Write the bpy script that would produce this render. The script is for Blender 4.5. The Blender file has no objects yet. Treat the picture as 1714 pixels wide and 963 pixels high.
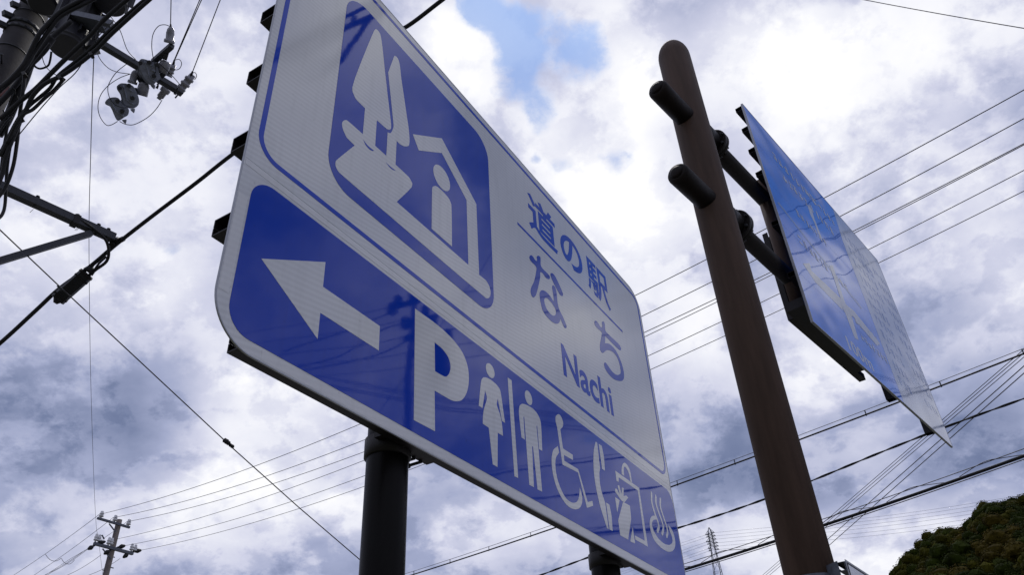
import bpy, bmesh, math, random
import numpy as np
from mathutils import Vector, Matrix, noise
from mathutils.geometry import tessellate_polygon
random.seed(7)
SC = bpy.context.scene
COL = SC.collection
R = math.radians

# ------------------------------------------------------------------ camera
CAM_H = 1.6
F_PX, CX, CY = 1300.0, 857.0, 481.5          # focal length in pixels of a 1714-wide frame
UPV = np.array([750 - CX, CY + 1343.0, -F_PX]); UPV /= np.linalg.norm(UPV)
FW = np.array([0, 0, -1.0]); FW = FW - UPV * (FW @ UPV); FW /= np.linalg.norm(FW)
RT = np.cross(FW, UPV)
ROT = np.array([RT, FW, UPV])                # camera axes -> world axes
cam_data = bpy.data.cameras.new('camera'); cam = bpy.data.objects.new('camera', cam_data); COL.objects.link(cam)
cam_data.sensor_width = 36; cam_data.lens = 36 * F_PX / 1714; cam_data.clip_end = 9000; cam_data.clip_start = 0.05
M4 = Matrix.Identity(4)
for i in range(3):
    for j in range(3): M4[i][j] = float(ROT[i][j])
M4[2][3] = CAM_H
cam.matrix_world = M4
SC.camera = cam
SC.render.resolution_x, SC.render.resolution_y = 1024, 576

def ray(px, py):
    v = np.array([px - CX, CY - py, -F_PX]); v /= np.linalg.norm(v); return ROT @ v
EYE = np.array([0, 0, CAM_H])
def at(px, py, dist): return EYE + ray(px, py) * dist
def az_dir(deg): a = R(deg); return np.array([math.cos(a), math.sin(a), 0.0])
def right_of(u): return np.array([u[1], -u[0], 0.0])
def on_wall(px, py, point, dirn):
    """where the sight line meets the upright plane through point along the level direction dirn"""
    n = right_of(dirn); w = ray(px, py); t = ((point - EYE) @ n) / (w @ n); return EYE + w * t

AZ1 = math.degrees(math.atan2(ray(1807, 1341)[1], ray(1807, 1341)[0]))
AZ2 = 50.25
U1 = az_dir(AZ1); N1 = right_of(U1)      # level direction and outward normal of the station sign
U2 = az_dir(AZ2); N2 = right_of(U2)      # the same of the overhead sign
def seen_in(n, px, py): w = ray(px, py); return w - 2 * (w @ n) * n   # direction of the sky mirrored in a sign

# ------------------------------------------------------------------ world
SUN_EL, SUN_AZ = 63.0, 78.0      # azimuth counted from +X towards +Y
world = bpy.data.worlds.new('World'); SC.world = world; world.use_nodes = True
nt = world.node_tree; nt.nodes.clear()
def N(tree, t, **kw):
    n = tree.nodes.new(t)
    for k, v in kw.items(): setattr(n, k, v)
    return n
L = nt.links.new
wout = N(nt, 'ShaderNodeOutputWorld')
sky = N(nt, 'ShaderNodeTexSky'); sky.sky_type = 'NISHITA'; sky.sun_disc = False
sky.sun_elevation = R(SUN_EL); sky.sun_rotation = R(90 - SUN_AZ); sky.air_density = 1.0; sky.dust_density = 0.6
bg_sky = N(nt, 'ShaderNodeBackground'); bg_sky.inputs[1].default_value = 0.112
tint = N(nt, 'ShaderNodeVectorMath', operation='MULTIPLY'); L(sky.outputs[0], tint.inputs[0]); tint.inputs[1].default_value = (.42, .68, 1.08)   # deep clean blue between the clouds
L(tint.outputs[0], bg_sky.inputs[0])
tc = N(nt, 'ShaderNodeTexCoord')
GEN = tc.outputs['Generated']
# cloud layer coordinates: the direction projected on a level sheet of cloud
sep = N(nt, 'ShaderNodeSeparateXYZ'); L(GEN, sep.inputs[0])
def mth(op, a, b=None, c=None, clamp=False, tree=None):
    tree = tree or nt
    n = N(tree, 'ShaderNodeMath', operation=op); n.use_clamp = clamp
    for i, x in enumerate((a, b, c)):
        if x is None: continue
        if isinstance(x, (int, float)): n.inputs[i].default_value = x
        else: tree.links.new(x, n.inputs[i])
    return n.outputs[0]
zc = mth('ADD', mth('MAXIMUM', sep.outputs[2], 0.0), 0.50)
comb = N(nt, 'ShaderNodeCombineXYZ')
L(mth('DIVIDE', sep.outputs[0], zc), comb.inputs[0]); L(mth('DIVIDE', sep.outputs[1], zc), comb.inputs[1])
def wnoise(scale, detail, rough, dist=0.0, src=None, off=(0, 0, 0)):
    mp = N(nt, 'ShaderNodeMapping'); mp.inputs['Location'].default_value = off
    L(src or comb.outputs[0], mp.inputs[0])
    n = N(nt, 'ShaderNodeTexNoise'); n.inputs['Scale'].default_value = scale; n.inputs['Detail'].default_value = detail
    n.inputs['Roughness'].default_value = rough; n.inputs['Distortion'].default_value = dist
    L(mp.outputs[0], n.inputs[0]); return n
n_big = wnoise(3.0, 9, 0.52, 0.15, off=(3.1, 1.7, 0))
n_puff = wnoise(9.5, 9, 0.56, 0.15, off=(8.2, 5.1, 0))
n_warp = wnoise(5.0, 4, 0.5, 0.0, off=(1.3, 9.1, 2))
# slightly warped direction, so that cloud edges are ragged
wa = N(nt, 'ShaderNodeVectorMath', operation='SUBTRACT'); L(n_warp.outputs['Color'], wa.inputs[0]); wa.inputs[1].default_value = (.5, .5, .5)
wb = N(nt, 'ShaderNodeVectorMath', operation='SCALE'); L(wa.outputs[0], wb.inputs[0]); wb.inputs['Scale'].default_value = 0.09
wc = N(nt, 'ShaderNodeVectorMath', operation='ADD'); L(GEN, wc.inputs[0]); L(wb.outputs[0], wc.inputs[1])
wd = N(nt, 'ShaderNodeVectorMath', operation='NORMALIZE'); L(wc.outputs[0], wd.inputs[0])
WDIR = wd.outputs[0]
n_w2 = wnoise(11.0, 6, 0.6, 0.0, off=(4.3, 2.1, 5))
w2a = N(nt, 'ShaderNodeVectorMath', operation='SUBTRACT'); L(n_w2.outputs['Color'], w2a.inputs[0]); w2a.inputs[1].default_value = (.5, .5, .5)
w2b = N(nt, 'ShaderNodeVectorMath', operation='SCALE'); L(w2a.outputs[0], w2b.inputs[0]); w2b.inputs['Scale'].default_value = 0.055
w2c = N(nt, 'ShaderNodeVectorMath', operation='ADD'); L(GEN, w2c.inputs[0]); L(w2b.outputs[0], w2c.inputs[1])
w2d = N(nt, 'ShaderNodeVectorMath', operation='NORMALIZE'); L(w2c.outputs[0], w2d.inputs[0])
GDIR = w2d.outputs[0]
# thickness of the cloud deck, as a smooth field over the sky (brightness seen from below)
CLOUDS = [(60,150,.84),(200,60,.87),(330,100,.92),(400,40,.94),(250,250,.86),(80,280,.84),(350,230,.84),(60,400,.83),(230,350,.81),(330,330,.88),
 (280,480,.88),(60,520,.72),(30,620,.58),(120,640,.60),(200,560,.77),(260,640,.62),(330,560,.82),(320,640,.87),(160,720,.60),(260,740,.54),(60,740,.54),
 (400,660,.95),(480,700,.95),(350,720,.86),(30,830,.60),(110,820,.70),(220,800,.66),(300,840,.86),(420,800,.89),(540,830,.88),(560,900,.76),(350,900,.76),
 (60,920,.66),(480,920,.73),(720,840,.74),(780,850,.74),(730,930,.68),(850,890,.68),(930,930,.65),(720,40,.98),(780,120,.98),(1000,40,.98),(1070,120,.98),
 (900,200,.97),(960,240,.96),(1060,300,.97),(1000,330,.97),(1100,400,.95),(1150,480,.86),(1100,560,.82),(1180,560,.92),(1160,640,.72),(1230,680,.66),
 (1150,740,.60),(1220,780,.55),(1180,850,.62),(1230,850,.60),(1240,930,.78),(1200,60,.96),(1300,60,.94),(1300,150,.94),(1400,80,.91),(1350,200,.92),
 (1450,160,.86),(1500,60,.89),(1550,200,.82),(1600,100,.86),(1680,80,.89),(1650,180,.76),(1450,300,.86),(1550,320,.84),(1680,330,.88),(1580,420,.80),
 (1660,430,.88),(1690,500,.80),(1540,500,.72),(1600,560,.67),(1680,570,.72),(1390,620,.88),(1340,600,.90),(1420,690,.70),(1380,760,.57),(1500,760,.54),
 (1600,720,.51),(1690,690,.47),(1640,780,.55),(1450,850,.62),(1400,830,.57),(1560,830,.60),(1690,800,.72),(1420,920,.88),(1480,900,.84),(1530,880,.80),(1600,850,.78)]
KC = 420.0
# the clouds beside and behind the viewer, known from the two glossy signs
MIRRORED = [(600,40,.92),(520,100,.80),(480,300,.74),(640,120,.80),(800,230,.40),(760,290,.68),(700,430,.72),(600,330,.58),(440,350,.36),(415,450,.50),(480,545,.66),(600,625,.76),
 (740,745,.45),(850,800,.66),(1000,830,.72),(1100,900,.82),(930,540,1.0),(890,515,.92),(1000,565,.92),(945,450,.42),(1000,495,.45),(1060,545,.42),(1090,640,.55),(1080,720,.85),(1000,665,.55),
 (960,620,.55),(850,440,.55),(840,300,.50),(765,480,.86),(870,640,.62),(1050,690,.62),(940,760,.6)]
P_ = np.array([ray(x, y) for x, y, v in CLOUDS] + [seen_in(N1, x, y) for x, y, v in MIRRORED]); T_ = np.array([v for *_, v in CLOUDS] + [v for *_, v in MIRRORED]); BASE = 0.70
G_ = np.exp(KC * (P_ @ P_.T - 1)); A_ = np.linalg.solve(G_ + 0.35 * np.eye(len(T_)), T_ - BASE)
acc = None
for d, a in zip(P_, A_):
    dt = N(nt, 'ShaderNodeVectorMath', operation='DOT_PRODUCT'); L(WDIR, dt.inputs[0]); dt.inputs[1].default_value = tuple(float(q) for q in d)
    e = mth('EXPONENT', mth('MULTIPLY_ADD', dt.outputs['Value'], KC, -KC))
    acc = mth('MULTIPLY_ADD', e, float(a), acc if acc is not None else BASE)
bright = mth('ADD', acc, mth('MULTIPLY', mth('SUBTRACT', n_big.outputs[0], 0.5), 0.36))
bright = mth('ADD', bright, mth('MULTIPLY', mth('SUBTRACT', n_puff.outputs[0], 0.5), 0.28))
# firmer edges of single puffs
n_edge = wnoise(5.6, 8, 0.60, 0.12, off=(6.7, 3.3, 1.1)); n_edge2 = wnoise(14.0, 7, 0.62, 0.12, off=(2.7, 8.3, 4.1))
for ne, amp in ((n_edge, .105), (n_edge2, .06)):
    sm_ = N(nt, 'ShaderNodeMapRange'); sm_.interpolation_type = 'SMOOTHSTEP'; L(ne.outputs[0], sm_.inputs[0]); sm_.inputs[1].default_value = .43; sm_.inputs[2].default_value = .54; sm_.inputs[3].default_value = -.5; sm_.inputs[4].default_value = .5
    bright = mth('MULTIPLY_ADD', sm_.outputs[0], amp, bright)
bright = mth('MULTIPLY_ADD', bright, 1.04, -.012)
ramp = N(nt, 'ShaderNodeValToRGB'); L(bright, ramp.inputs[0])
def s2l(c): return tuple(((x / 12.92) if x <= .04045 else ((x + .055) / 1.055) ** 2.4) for x in c)
stops = [(0.40, (.36,.41,.55)), (0.52, (.46,.505,.635)), (0.66, (.63,.66,.78)), (0.80, (.80,.81,.89)), (0.90, (.91,.915,.955)), (1.0, (.985,.985,.995))]
el = ramp.color_ramp.elements
while len(el) < len(stops): el.new(0.5)
for e_, (p, c) in zip(el, stops): e_.position = p; e_.color = s2l(c) + (1,)
bg_cl = N(nt, 'ShaderNodeBackground'); bg_cl.inputs[1].default_value = 1.05; L(ramp.outputs[0], bg_cl.inputs[0])
# gaps of blue between the clouds
GAPS = [(795,5,26,.8),(835,25,24,.7),(868,55,30,1.0),(880,95,26,.9),(862,138,26,.75),(900,20,26,.6),(965,80,34,.8),(990,110,26,.6),(930,130,30,.45),(900,190,26,.45),(960,215,24,.4),(1025,272,24,.75),(948,268,18,.5),(905,252,11,.4),
        (298,404,18,.42),(445,330,20,.5),(430,355,18,.45),(405,268,9,.3),(1000,60,14,.3),(840,160,14,.4),(1180,460,12,.2)]
acc = None
GDS = [(ray(x, y), r, a) for x, y, r, a in GAPS] + [(seen_in(N2, x, y), r, a) for x, y, r, a in ((1268,250,36,.4),(1290,300,34,.55),(1325,345,30,.5),(1385,375,34,.7),(1440,600,30,.6),(1490,660,36,.75))]
for d, r, a in GDS:
    k = 1.0 / (0.5 * (r / 1500.0) ** 2) * 0.5
    dt = N(nt, 'ShaderNodeVectorMath', operation='DOT_PRODUCT'); L(GDIR, dt.inputs[0]); dt.inputs[1].default_value = tuple(float(q) for q in d)
    e = mth('EXPONENT', mth('MULTIPLY_ADD', dt.outputs['Value'], k, -k))
    acc = mth('MULTIPLY_ADD', e, a, acc if acc is not None else 0.0)
gap = mth('MULTIPLY_ADD', mth('SUBTRACT', n_puff.outputs[0], 0.5), 2.4, mth('MULTIPLY_ADD', acc, 1.1, mth('MULTIPLY', mth('SUBTRACT', n_edge2.outputs[0], 0.5), 2.6)))
mr = N(nt, 'ShaderNodeMapRange'); mr.interpolation_type = 'SMOOTHSTEP'; L(mth('MULTIPLY', gap, mth('MINIMUM', mth('MULTIPLY', acc, 3.0), 1.0)), mr.inputs[0])
mr.inputs[1].default_value = 0.22; mr.inputs[2].default_value = 1.15; mr.inputs[3].default_value = 0; mr.inputs[4].default_value = 0.74
mixw = N(nt, 'ShaderNodeMixShader'); L(mr.outputs[0], mixw.inputs[0]); L(bg_cl.outputs[0], mixw.inputs[1]); L(bg_sky.outputs[0], mixw.inputs[2])
L(mixw.outputs[0], wout.inputs[0])

# ------------------------------------------------------------------ sun (behind thin cloud)
sd = bpy.data.lights.new('sun', 'SUN'); sd.energy = 1.1; sd.angle = R(12); sd.color = (1, .955, .89)
so = bpy.data.objects.new('sun', sd); COL.objects.link(so)
sv = Vector((math.cos(R(SUN_EL)) * math.cos(R(SUN_AZ)), math.cos(R(SUN_EL)) * math.sin(R(SUN_AZ)), math.sin(R(SUN_EL))))
so.rotation_euler = sv.to_track_quat('Z', 'Y').to_euler(); so.location = (0, 0, 30)

SC.view_settings.view_transform = 'Standard'; SC.view_settings.look = 'None'
SC.view_settings.exposure = 0.0; SC.view_settings.gamma = 1.0
SC.render.engine = 'CYCLES'

# ------------------------------------------------------------------ materials
def mat(name, col, rough=0.6, metal=0.0, spec=0.5, var=0.18, scale=8.0, bump=0.0, bscale=None, coat=0.0, coatr=0.05, stretch=(1, 1, 1), col2=None, detail=4):
    m = bpy.data.materials.new(name); m.use_nodes = True; t = m.node_tree; b = t.nodes['Principled BSDF']
    b.inputs['Roughness'].default_value = rough; b.inputs['Metallic'].default_value = metal
    b.inputs['Specular IOR Level'].default_value = spec
    b.inputs['Coat Weight'].default_value = coat; b.inputs['Coat Roughness'].default_value = coatr
    tcn = N(t, 'ShaderNodeTexCoord'); mp = N(t, 'ShaderNodeMapping'); mp.inputs['Scale'].default_value = stretch
    t.links.new(tcn.outputs['Object'], mp.inputs[0])
    nz = N(t, 'ShaderNodeTexNoise'); nz.inputs['Scale'].default_value = scale; nz.inputs['Detail'].default_value = detail; nz.inputs['Roughness'].default_value = .6
    t.links.new(mp.outputs[0], nz.inputs[0])
    cr = N(t, 'ShaderNodeValToRGB'); t.links.new(nz.outputs[0], cr.inputs[0])
    a = tuple(max(0, x * (1 - var)) for x in col); c = col2 or tuple(min(1, x * (1 + var)) for x in col)
    cr.color_ramp.elements[0].position = .3; cr.color_ramp.elements[0].color = a + (1,)
    cr.color_ramp.elements[1].position = .7; cr.color_ramp.elements[1].color = c + (1,)
    t.links.new(cr.outputs[0], b.inputs['Base Color'])
    if bump:
        n2_ = N(t, 'ShaderNodeTexNoise'); n2_.inputs['Scale'].default_value = bscale or scale * 4; n2_.inputs['Detail'].default_value = 3
        t.links.new(mp.outputs[0], n2_.inputs[0])
        bp = N(t, 'ShaderNodeBump'); bp.inputs['Strength'].default_value = 1.0; bp.inputs['Distance'].default_value = bump
        t.links.new(n2_.outputs[0], bp.inputs['Height']); t.links.new(bp.outputs[0], b.inputs['Normal'])
    return m

def film(name, col, rough, u, stripes=0.0, wave=0.0004, wscale=6.0, wavestretch=(1, 1), fine=0.0, blotch=0.05, ripple=0.0, ior=1.45, wdetail=1, specks=1.6):
    """reflective sheeting on a sign whose level direction is u"""
    m = bpy.data.materials.new(name); m.use_nodes = True; t = m.node_tree; b = t.nodes['Principled BSDF']
    b.inputs['Roughness'].default_value = rough; b.inputs['IOR'].default_value = ior
    g = N(t, 'ShaderNodeNewGeometry')
    du = N(t, 'ShaderNodeVectorMath', operation='DOT_PRODUCT'); t.links.new(g.outputs['Position'], du.inputs[0]); du.inputs[1].default_value = tuple(float(x) for x in u)
    sp = N(t, 'ShaderNodeSeparateXYZ'); t.links.new(g.outputs['Position'], sp.inputs[0])
    cb = N(t, 'ShaderNodeCombineXYZ'); t.links.new(mth('MULTIPLY', du.outputs['Value'], wavestretch[0], tree=t), cb.inputs[0]); t.links.new(mth('MULTIPLY', sp.outputs[2], wavestretch[1], tree=t), cb.inputs[1])
    cb0 = N(t, 'ShaderNodeCombineXYZ'); t.links.new(du.outputs['Value'], cb0.inputs[0]); t.links.new(sp.outputs[2], cb0.inputs[1])
    nz = N(t, 'ShaderNodeTexNoise'); nz.inputs['Scale'].default_value = wscale; nz.inputs['Detail'].default_value = wdetail; t.links.new(cb.outputs[0], nz.inputs[0])
    bl = N(t, 'ShaderNodeTexNoise'); bl.inputs['Scale'].default_value = 3.0; bl.inputs['Detail'].default_value = 5; t.links.new(cb0.outputs[0], bl.inputs[0])
    fac = mth('MULTIPLY_ADD', mth('SUBTRACT', bl.outputs[0], 0.5, tree=t), 2 * blotch, 1.0, tree=t)
    # specks of dirt
    dn = N(t, 'ShaderNodeTexNoise'); dn.inputs['Scale'].default_value = 60; dn.inputs['Detail'].default_value = 3; t.links.new(cb0.outputs[0], dn.inputs[0])
    fac = mth('MULTIPLY', fac, mth('MULTIPLY_ADD', mth('MAXIMUM', mth('SUBTRACT', dn.outputs[0], 0.66, tree=t), 0.0, tree=t), -specks, 1.0, tree=t), tree=t)
    cs = N(t, 'ShaderNodeCombineXYZ'); t.links.new(mth('MULTIPLY', du.outputs['Value'], 9.0, tree=t), cs.inputs[0]); t.links.new(mth('MULTIPLY', sp.outputs[2], .7, tree=t), cs.inputs[1])
    st = N(t, 'ShaderNodeTexNoise'); st.inputs['Scale'].default_value = 4; st.inputs['Detail'].default_value = 4; t.links.new(cs.outputs[0], st.inputs[0])
    fac = mth('MULTIPLY', fac, mth('MULTIPLY_ADD', mth('MAXIMUM', mth('SUBTRACT', st.outputs[0], 0.52, tree=t), 0.0, tree=t), -.35, 1.0, tree=t), tree=t)
    rg = mth('MULTIPLY_ADD', st.outputs[0], .05, rough - .02, tree=t); t.links.new(rg, b.inputs['Roughness'])
    h = mth('MULTIPLY', nz.outputs[0], wave, tree=t)
    if stripes:
        al = R(10.8)
        ph = mth('ADD', mth('MULTIPLY', du.outputs['Value'], -math.sin(al), tree=t), mth('MULTIPLY', sp.outputs[2], math.cos(al), tree=t), tree=t)
        ph = mth('MULTIPLY_ADD', bl.outputs[0], 0.012, ph, tree=t)
        sn = mth('SINE', mth('MULTIPLY', ph, 2 * math.pi / 0.0164, tree=t), tree=t)
        amp = mth('MULTIPLY', mth('MULTIPLY_ADD', nz.outputs[0], 1.6, -0.1, tree=t), stripes, tree=t)
        fac = mth('MULTIPLY', fac, mth('MULTIPLY_ADD', sn, amp, 1.0, tree=t), tree=t)
    if ripple:
        sn2 = mth('SINE', mth('MULTIPLY', mth('MULTIPLY_ADD', bl.outputs[0], 0.004, sp.outputs[2], tree=t), 2 * math.pi / 0.0055, tree=t), tree=t)
        h = mth('MULTIPLY_ADD', sn2, ripple, h, tree=t)
    if fine:
        fn = N(t, 'ShaderNodeTexNoise'); fn.inputs['Scale'].default_value = 55; fn.inputs['Detail'].default_value = 2; t.links.new(cb0.outputs[0], fn.inputs[0])
        h = mth('MULTIPLY_ADD', fn.outputs[0], fine, h, tree=t)
    mx = N(t, 'ShaderNodeVectorMath', operation='SCALE'); mx.inputs[0].default_value = col; t.links.new(fac, mx.inputs['Scale'])
    t.links.new(mx.outputs[0], b.inputs['Base Color'])
    bp = N(t, 'ShaderNodeBump'); bp.inputs['Strength'].default_value = 1; bp.inputs['Distance'].default_value = 1.0
    t.links.new(h, bp.inputs['Height']); t.links.new(bp.outputs[0], b.inputs['Normal'])
    return m

MT = {}
MT['sheet'] = film('white_reflective_sheet', (.56, .57, .585), .075, U1, stripes=.07, wave=.0006, wscale=3.0, fine=.00001, ripple=.00001, ior=1.62)
MT['edge'] = film('sheet_border', (.61, .615, .625), .14, U1, stripes=.035, wave=.0003, ripple=.00002, ior=1.55)
MT['blue'] = film('blue_film', (.006, .042, .39), .03, U1, wave=.0012, wscale=2.4, fine=.000016, blotch=.10, ior=1.40)
MT['blue_line'] = film('blue_line_film', (.007, .048, .44), .05, U1, wave=.0006, wscale=3.0, fine=.00001, blotch=.10, ior=1.36)
MT['sheet2'] = film('pale_sheet', (.31, .38, .55), .12, U2, wave=.0075, wscale=1.5, wavestretch=(1.0, 1.7), ior=1.36, wdetail=0, specks=.2, blotch=.2)
MT['blue2'] = film('sky_blue_film', (.012, .16, .72), .05, U2, wave=.0075, wscale=1.5, wavestretch=(1.0, 1.7), ior=1.36, wdetail=0, specks=.2, blotch=.2)
MT['ink2'] = film('pale_blue_print', (.10, .20, .48), .12, U2, wave=.0075, wscale=1.5, wavestretch=(1.0, 1.7), ior=1.36, wdetail=0, specks=.2, blotch=.2)
MT['line2'] = film('white_road_print', (.42, .46, .54), .15, U2, wave=.0075, wscale=1.5, wavestretch=(1.0, 1.7), ior=1.36, wdetail=0, specks=.2, blotch=.15)
MT['black'] = mat('dark_brown_paint', (.007, .005, .005), .5, spec=.3, var=.3, scale=12, bump=.0004)
MT['post'] = mat('glossy_black_paint', (.004, .0035, .0035), .36, spec=.10, var=.3, scale=6, bump=.0006, bscale=9, stretch=(1, 1, .2))
MT['brown'] = mat('brown_paint', (.060, .037, .027), .6, spec=.2, var=.28, scale=11, bump=.0008, bscale=14, stretch=(1, 1, .12), detail=8)
MT['arm'] = mat('dark_brown_arm_paint', (.008, .005, .004), .6, spec=.15, var=.3, scale=9)
MT['alu'] = mat('aluminium', (.30, .31, .33), .4, metal=.6, var=.12, scale=20)
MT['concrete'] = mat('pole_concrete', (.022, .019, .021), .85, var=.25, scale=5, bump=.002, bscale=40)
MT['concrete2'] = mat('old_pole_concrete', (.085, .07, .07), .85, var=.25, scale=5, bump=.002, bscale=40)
MT['steel'] = mat('galvanised_steel', (.085, .093, .115), .5, metal=.3, var=.25, scale=30, bump=.0005)
MT['dsteel'] = mat('weathered_steel', (.030, .032, .039), .55, metal=.3, var=.25, scale=30, bump=.0005)
MT['can'] = mat('transformer_grey', (.022, .022, .029), .5, var=.2, scale=8)
MT['porcelain'] = mat('grey_porcelain', (.23, .23, .26), .22, var=.12, scale=18)
MT['porcelain_w'] = mat('white_porcelain', (.62, .62, .64), .22, var=.08, scale=18)
MT['polymer'] = mat('grey_cutout_housing', (.24, .26, .33), .38, var=.2, scale=14, bump=.0006)
MT['rubber'] = mat('black_cable_sheath', (.007, .007, .008), .55, spec=.3, var=.3, scale=10)
MT['wire'] = mat('weathered_wire', (.03, .028, .032), .55, var=.2, scale=10)
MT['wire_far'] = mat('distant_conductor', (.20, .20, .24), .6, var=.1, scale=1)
MT['copper'] = mat('red_brown_duct', (.10, .02, .012), .5, var=.2, scale=10)
MT['asphalt'] = mat('asphalt', (.05, .05, .052), .9, var=.25, scale=30, bump=.004, bscale=120)
MT['soil'] = mat('grassy_ground', (.13, .13, .085), .95, var=.45, scale=.7, bump=.02, bscale=14, detail=8)
MT['paving'] = mat('pavement', (.32, .31, .30), .85, var=.15, scale=9, bump=.003)
MT['kerb'] = mat('kerb_concrete', (.30, .29, .28), .85, var=.15, scale=9)
MT['marking'] = mat('road_paint', (.72, .72, .70), .7, var=.1, scale=20)
MT['bark'] = mat('bark', (.06, .045, .03), .9, var=.3, scale=20)
MT['hill'] = mat('forest_floor', (.012, .016, .007), 1.0, var=.3, scale=.3, bump=.2, bscale=1)
LEAF = []
for i, c in enumerate([(.014, .020, .002), (.034, .033, .003), (.020, .027, .003), (.034, .026, .003), (.028, .036, .003)]):
    m_ = mat('leaves', c, .95, spec=.06, var=.65, scale=.8, col2=tuple(min(1, x * 1.8) for x in c), detail=6); LEAF.append(m_)

# ------------------------------------------------------------------ mesh helpers
class MB:
    def __init__(s): s.v = []; s.f = []; s.sm = []
    def add(s, vs, fs, smooth=False):
        o = len(s.v); s.v += [tuple(float(c) for c in x) for x in vs]; s.f += [tuple(i + o for i in f) for f in fs]; s.sm += [smooth] * len(fs); return s
    def box(s, o, ax, ay, az):
        """box from corner o spanned by the three vectors"""
        o, ax, ay, az = map(np.array, (o, ax, ay, az))
        vs = [o, o + ax, o + ax + ay, o + ay, o + az, o + ax + az, o + ax + ay + az, o + ay + az]
        return s.add(vs, [(0, 3, 2, 1), (4, 5, 6, 7), (0, 1, 5, 4), (1, 2, 6, 5), (2, 3, 7, 6), (3, 0, 4, 7)])
    def bar(s, a, b, w, h=None, up=(0, 0, 1)):
        a = np.array(a, float); b = np.array(b, float); h = h or w; d = b - a; d /= np.linalg.norm(d)
        up = np.array(up, float); x = np.cross(d, up)
        if np.linalg.norm(x) < 1e-4: x = np.cross(d, [1, 0, 0.01])
        x /= np.linalg.norm(x); y = np.cross(x, d)
        return s.box(a - x * w / 2 - y * h / 2, x * w, b - a, y * h)
    def tube(s, pts, r, seg=8, caps=True, closed=False):
        pts = [np.array(p, float) for p in pts]; n = len(pts); rr = r if hasattr(r, '__len__') else [r] * n
        vs = []; x = None
        for i, p in enumerate(pts):
            d = pts[min(i + 1, n - 1)] - pts[max(i - 1, 0)]; d /= max(np.linalg.norm(d), 1e-9)
            if x is None:
                x = np.cross(d, [0, 0, 1]);
                if np.linalg.norm(x) < 1e-3: x = np.cross(d, [1, 0, 0])
            x = x - d * (x @ d); x /= max(np.linalg.norm(x), 1e-9); y = np.cross(d, x)
            for k in range(seg):
                a = 2 * math.pi * k / seg; vs.append(p + (x * math.cos(a) + y * math.sin(a)) * rr[i])
        fs = [(i * seg + k, i * seg + (k + 1) % seg, (i + 1) * seg + (k + 1) % seg, (i + 1) * seg + k) for i in range(n - 1) for k in range(seg)]
        s.add(vs, fs, True)
        if caps:
            o = len(s.v) - len(vs); s.f += [tuple(o + k for k in reversed(range(seg))), tuple(o + (n - 1) * seg + k for k in range(seg))]; s.sm += [False, False]
        return s
    def lathe(s, a, b, prof, seg=20):
        """profile of (fraction along a-b, radius); a ring is doubled where the outline turns sharply"""
        a = np.array(a, float); b = np.array(b, float)
        return s.tube_axis([(a + (b - a) * t, r) for t, r in prof], b - a, seg)
    def tube_axis(s, pr, d, seg):
        d = np.array(d, float); d /= np.linalg.norm(d); x = np.cross(d, [0, 0, 1])
        if np.linalg.norm(x) < 1e-3: x = np.cross(d, [1, 0, 0])
        x /= np.linalg.norm(x); y = np.cross(d, x); vs = []
        for p, r in pr:
            for k in range(seg):
                a = 2 * math.pi * k / seg; vs.append(p + (x * math.cos(a) + y * math.sin(a)) * r)
        n = len(pr)
        s.add(vs, [(i * seg + k, i * seg + (k + 1) % seg, (i + 1) * seg + (k + 1) % seg, (i + 1) * seg + k) for i in range(n - 1) for k in range(seg)], True)
        o = len(s.v) - len(vs); s.f += [tuple(o + k for k in reversed(range(seg))), tuple(o + (n - 1) * seg + k for k in range(seg))]; s.sm += [False, False]
        return s
    def plate(s, loops, org, ax, ay, back, front):
        """flat plate: 2-D loops (outer first, then holes) on axes ax, ay; from depth back to depth front along the normal ax x ay"""
        ax = np.array(ax, float); ay = np.array(ay, float); nz = np.cross(ax, ay); org = np.array(org, float)
        tri = tessellate_polygon([[Vector((p[0], p[1], 0)) for p in lp] for lp in loops])
        flat = [p for lp in loops for p in lp]; n = len(flat)
        P = [org + ax * p[0] + ay * p[1] for p in flat]
        vs = [p + nz * front for p in P] + [p + nz * back for p in P]; fs = []
        for t in tri:
            a, b, c = t; p, q, r_ = flat[a], flat[b], flat[c]
            if (q[0] - p[0]) * (r_[1] - p[1]) - (q[1] - p[1]) * (r_[0] - p[0]) < 0: a, c = c, a
            fs += [(a, b, c), (c + n, b + n, a + n)]
        o = 0
        for li, lp in enumerate(loops):
            m = len(lp); area = sum(lp[i][0] * lp[(i + 1) % m][1] - lp[(i + 1) % m][0] * lp[i][1] for i in range(m))
            fl = (area > 0) == (li == 0)
            for i in range(m):
                a, b = o + i, o + (i + 1) % m
                fs.append((a + n, b + n, b, a) if fl else (a, b, b + n, a + n))
            o += m
        return s.add(vs, fs)
    def build(s, name, m, parent=None, **tags):
        me = bpy.data.meshes.new(name); base = np.array(parent.matrix_world.translation if parent and parent.parent is None else (ROOT(parent).location if parent else (0, 0, 0)))
        me.from_pydata([tuple(np.array(v) - base) for v in s.v] if parent else s.v, [], s.f); me.validate(verbose=False)
        me.polygons.foreach_set('use_smooth', s.sm if len(s.sm) == len(me.polygons) else [False] * len(me.polygons)); me.update()
        me.materials.append(m); o = bpy.data.objects.new(name, me); COL.objects.link(o)
        if parent: o.parent = parent
        for k, v in tags.items(): o[k] = v
        return o
def ROOT(o):
    while o.parent: o = o.parent
    return o
def thing(name, loc, label, category, group=None):
    o = bpy.data.objects.new(name, None); COL.objects.link(o); o.location = tuple(float(c) for c in loc); o.empty_display_size = .2
    o.matrix_world = Matrix.Translation(o.location)
    o['label'] = label; o['category'] = category
    if group: o['group'] = group
    return o
def tag(o, label, category, group=None):
    o['label'] = label; o['category'] = category
    if group: o['group'] = group
    return o
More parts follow.
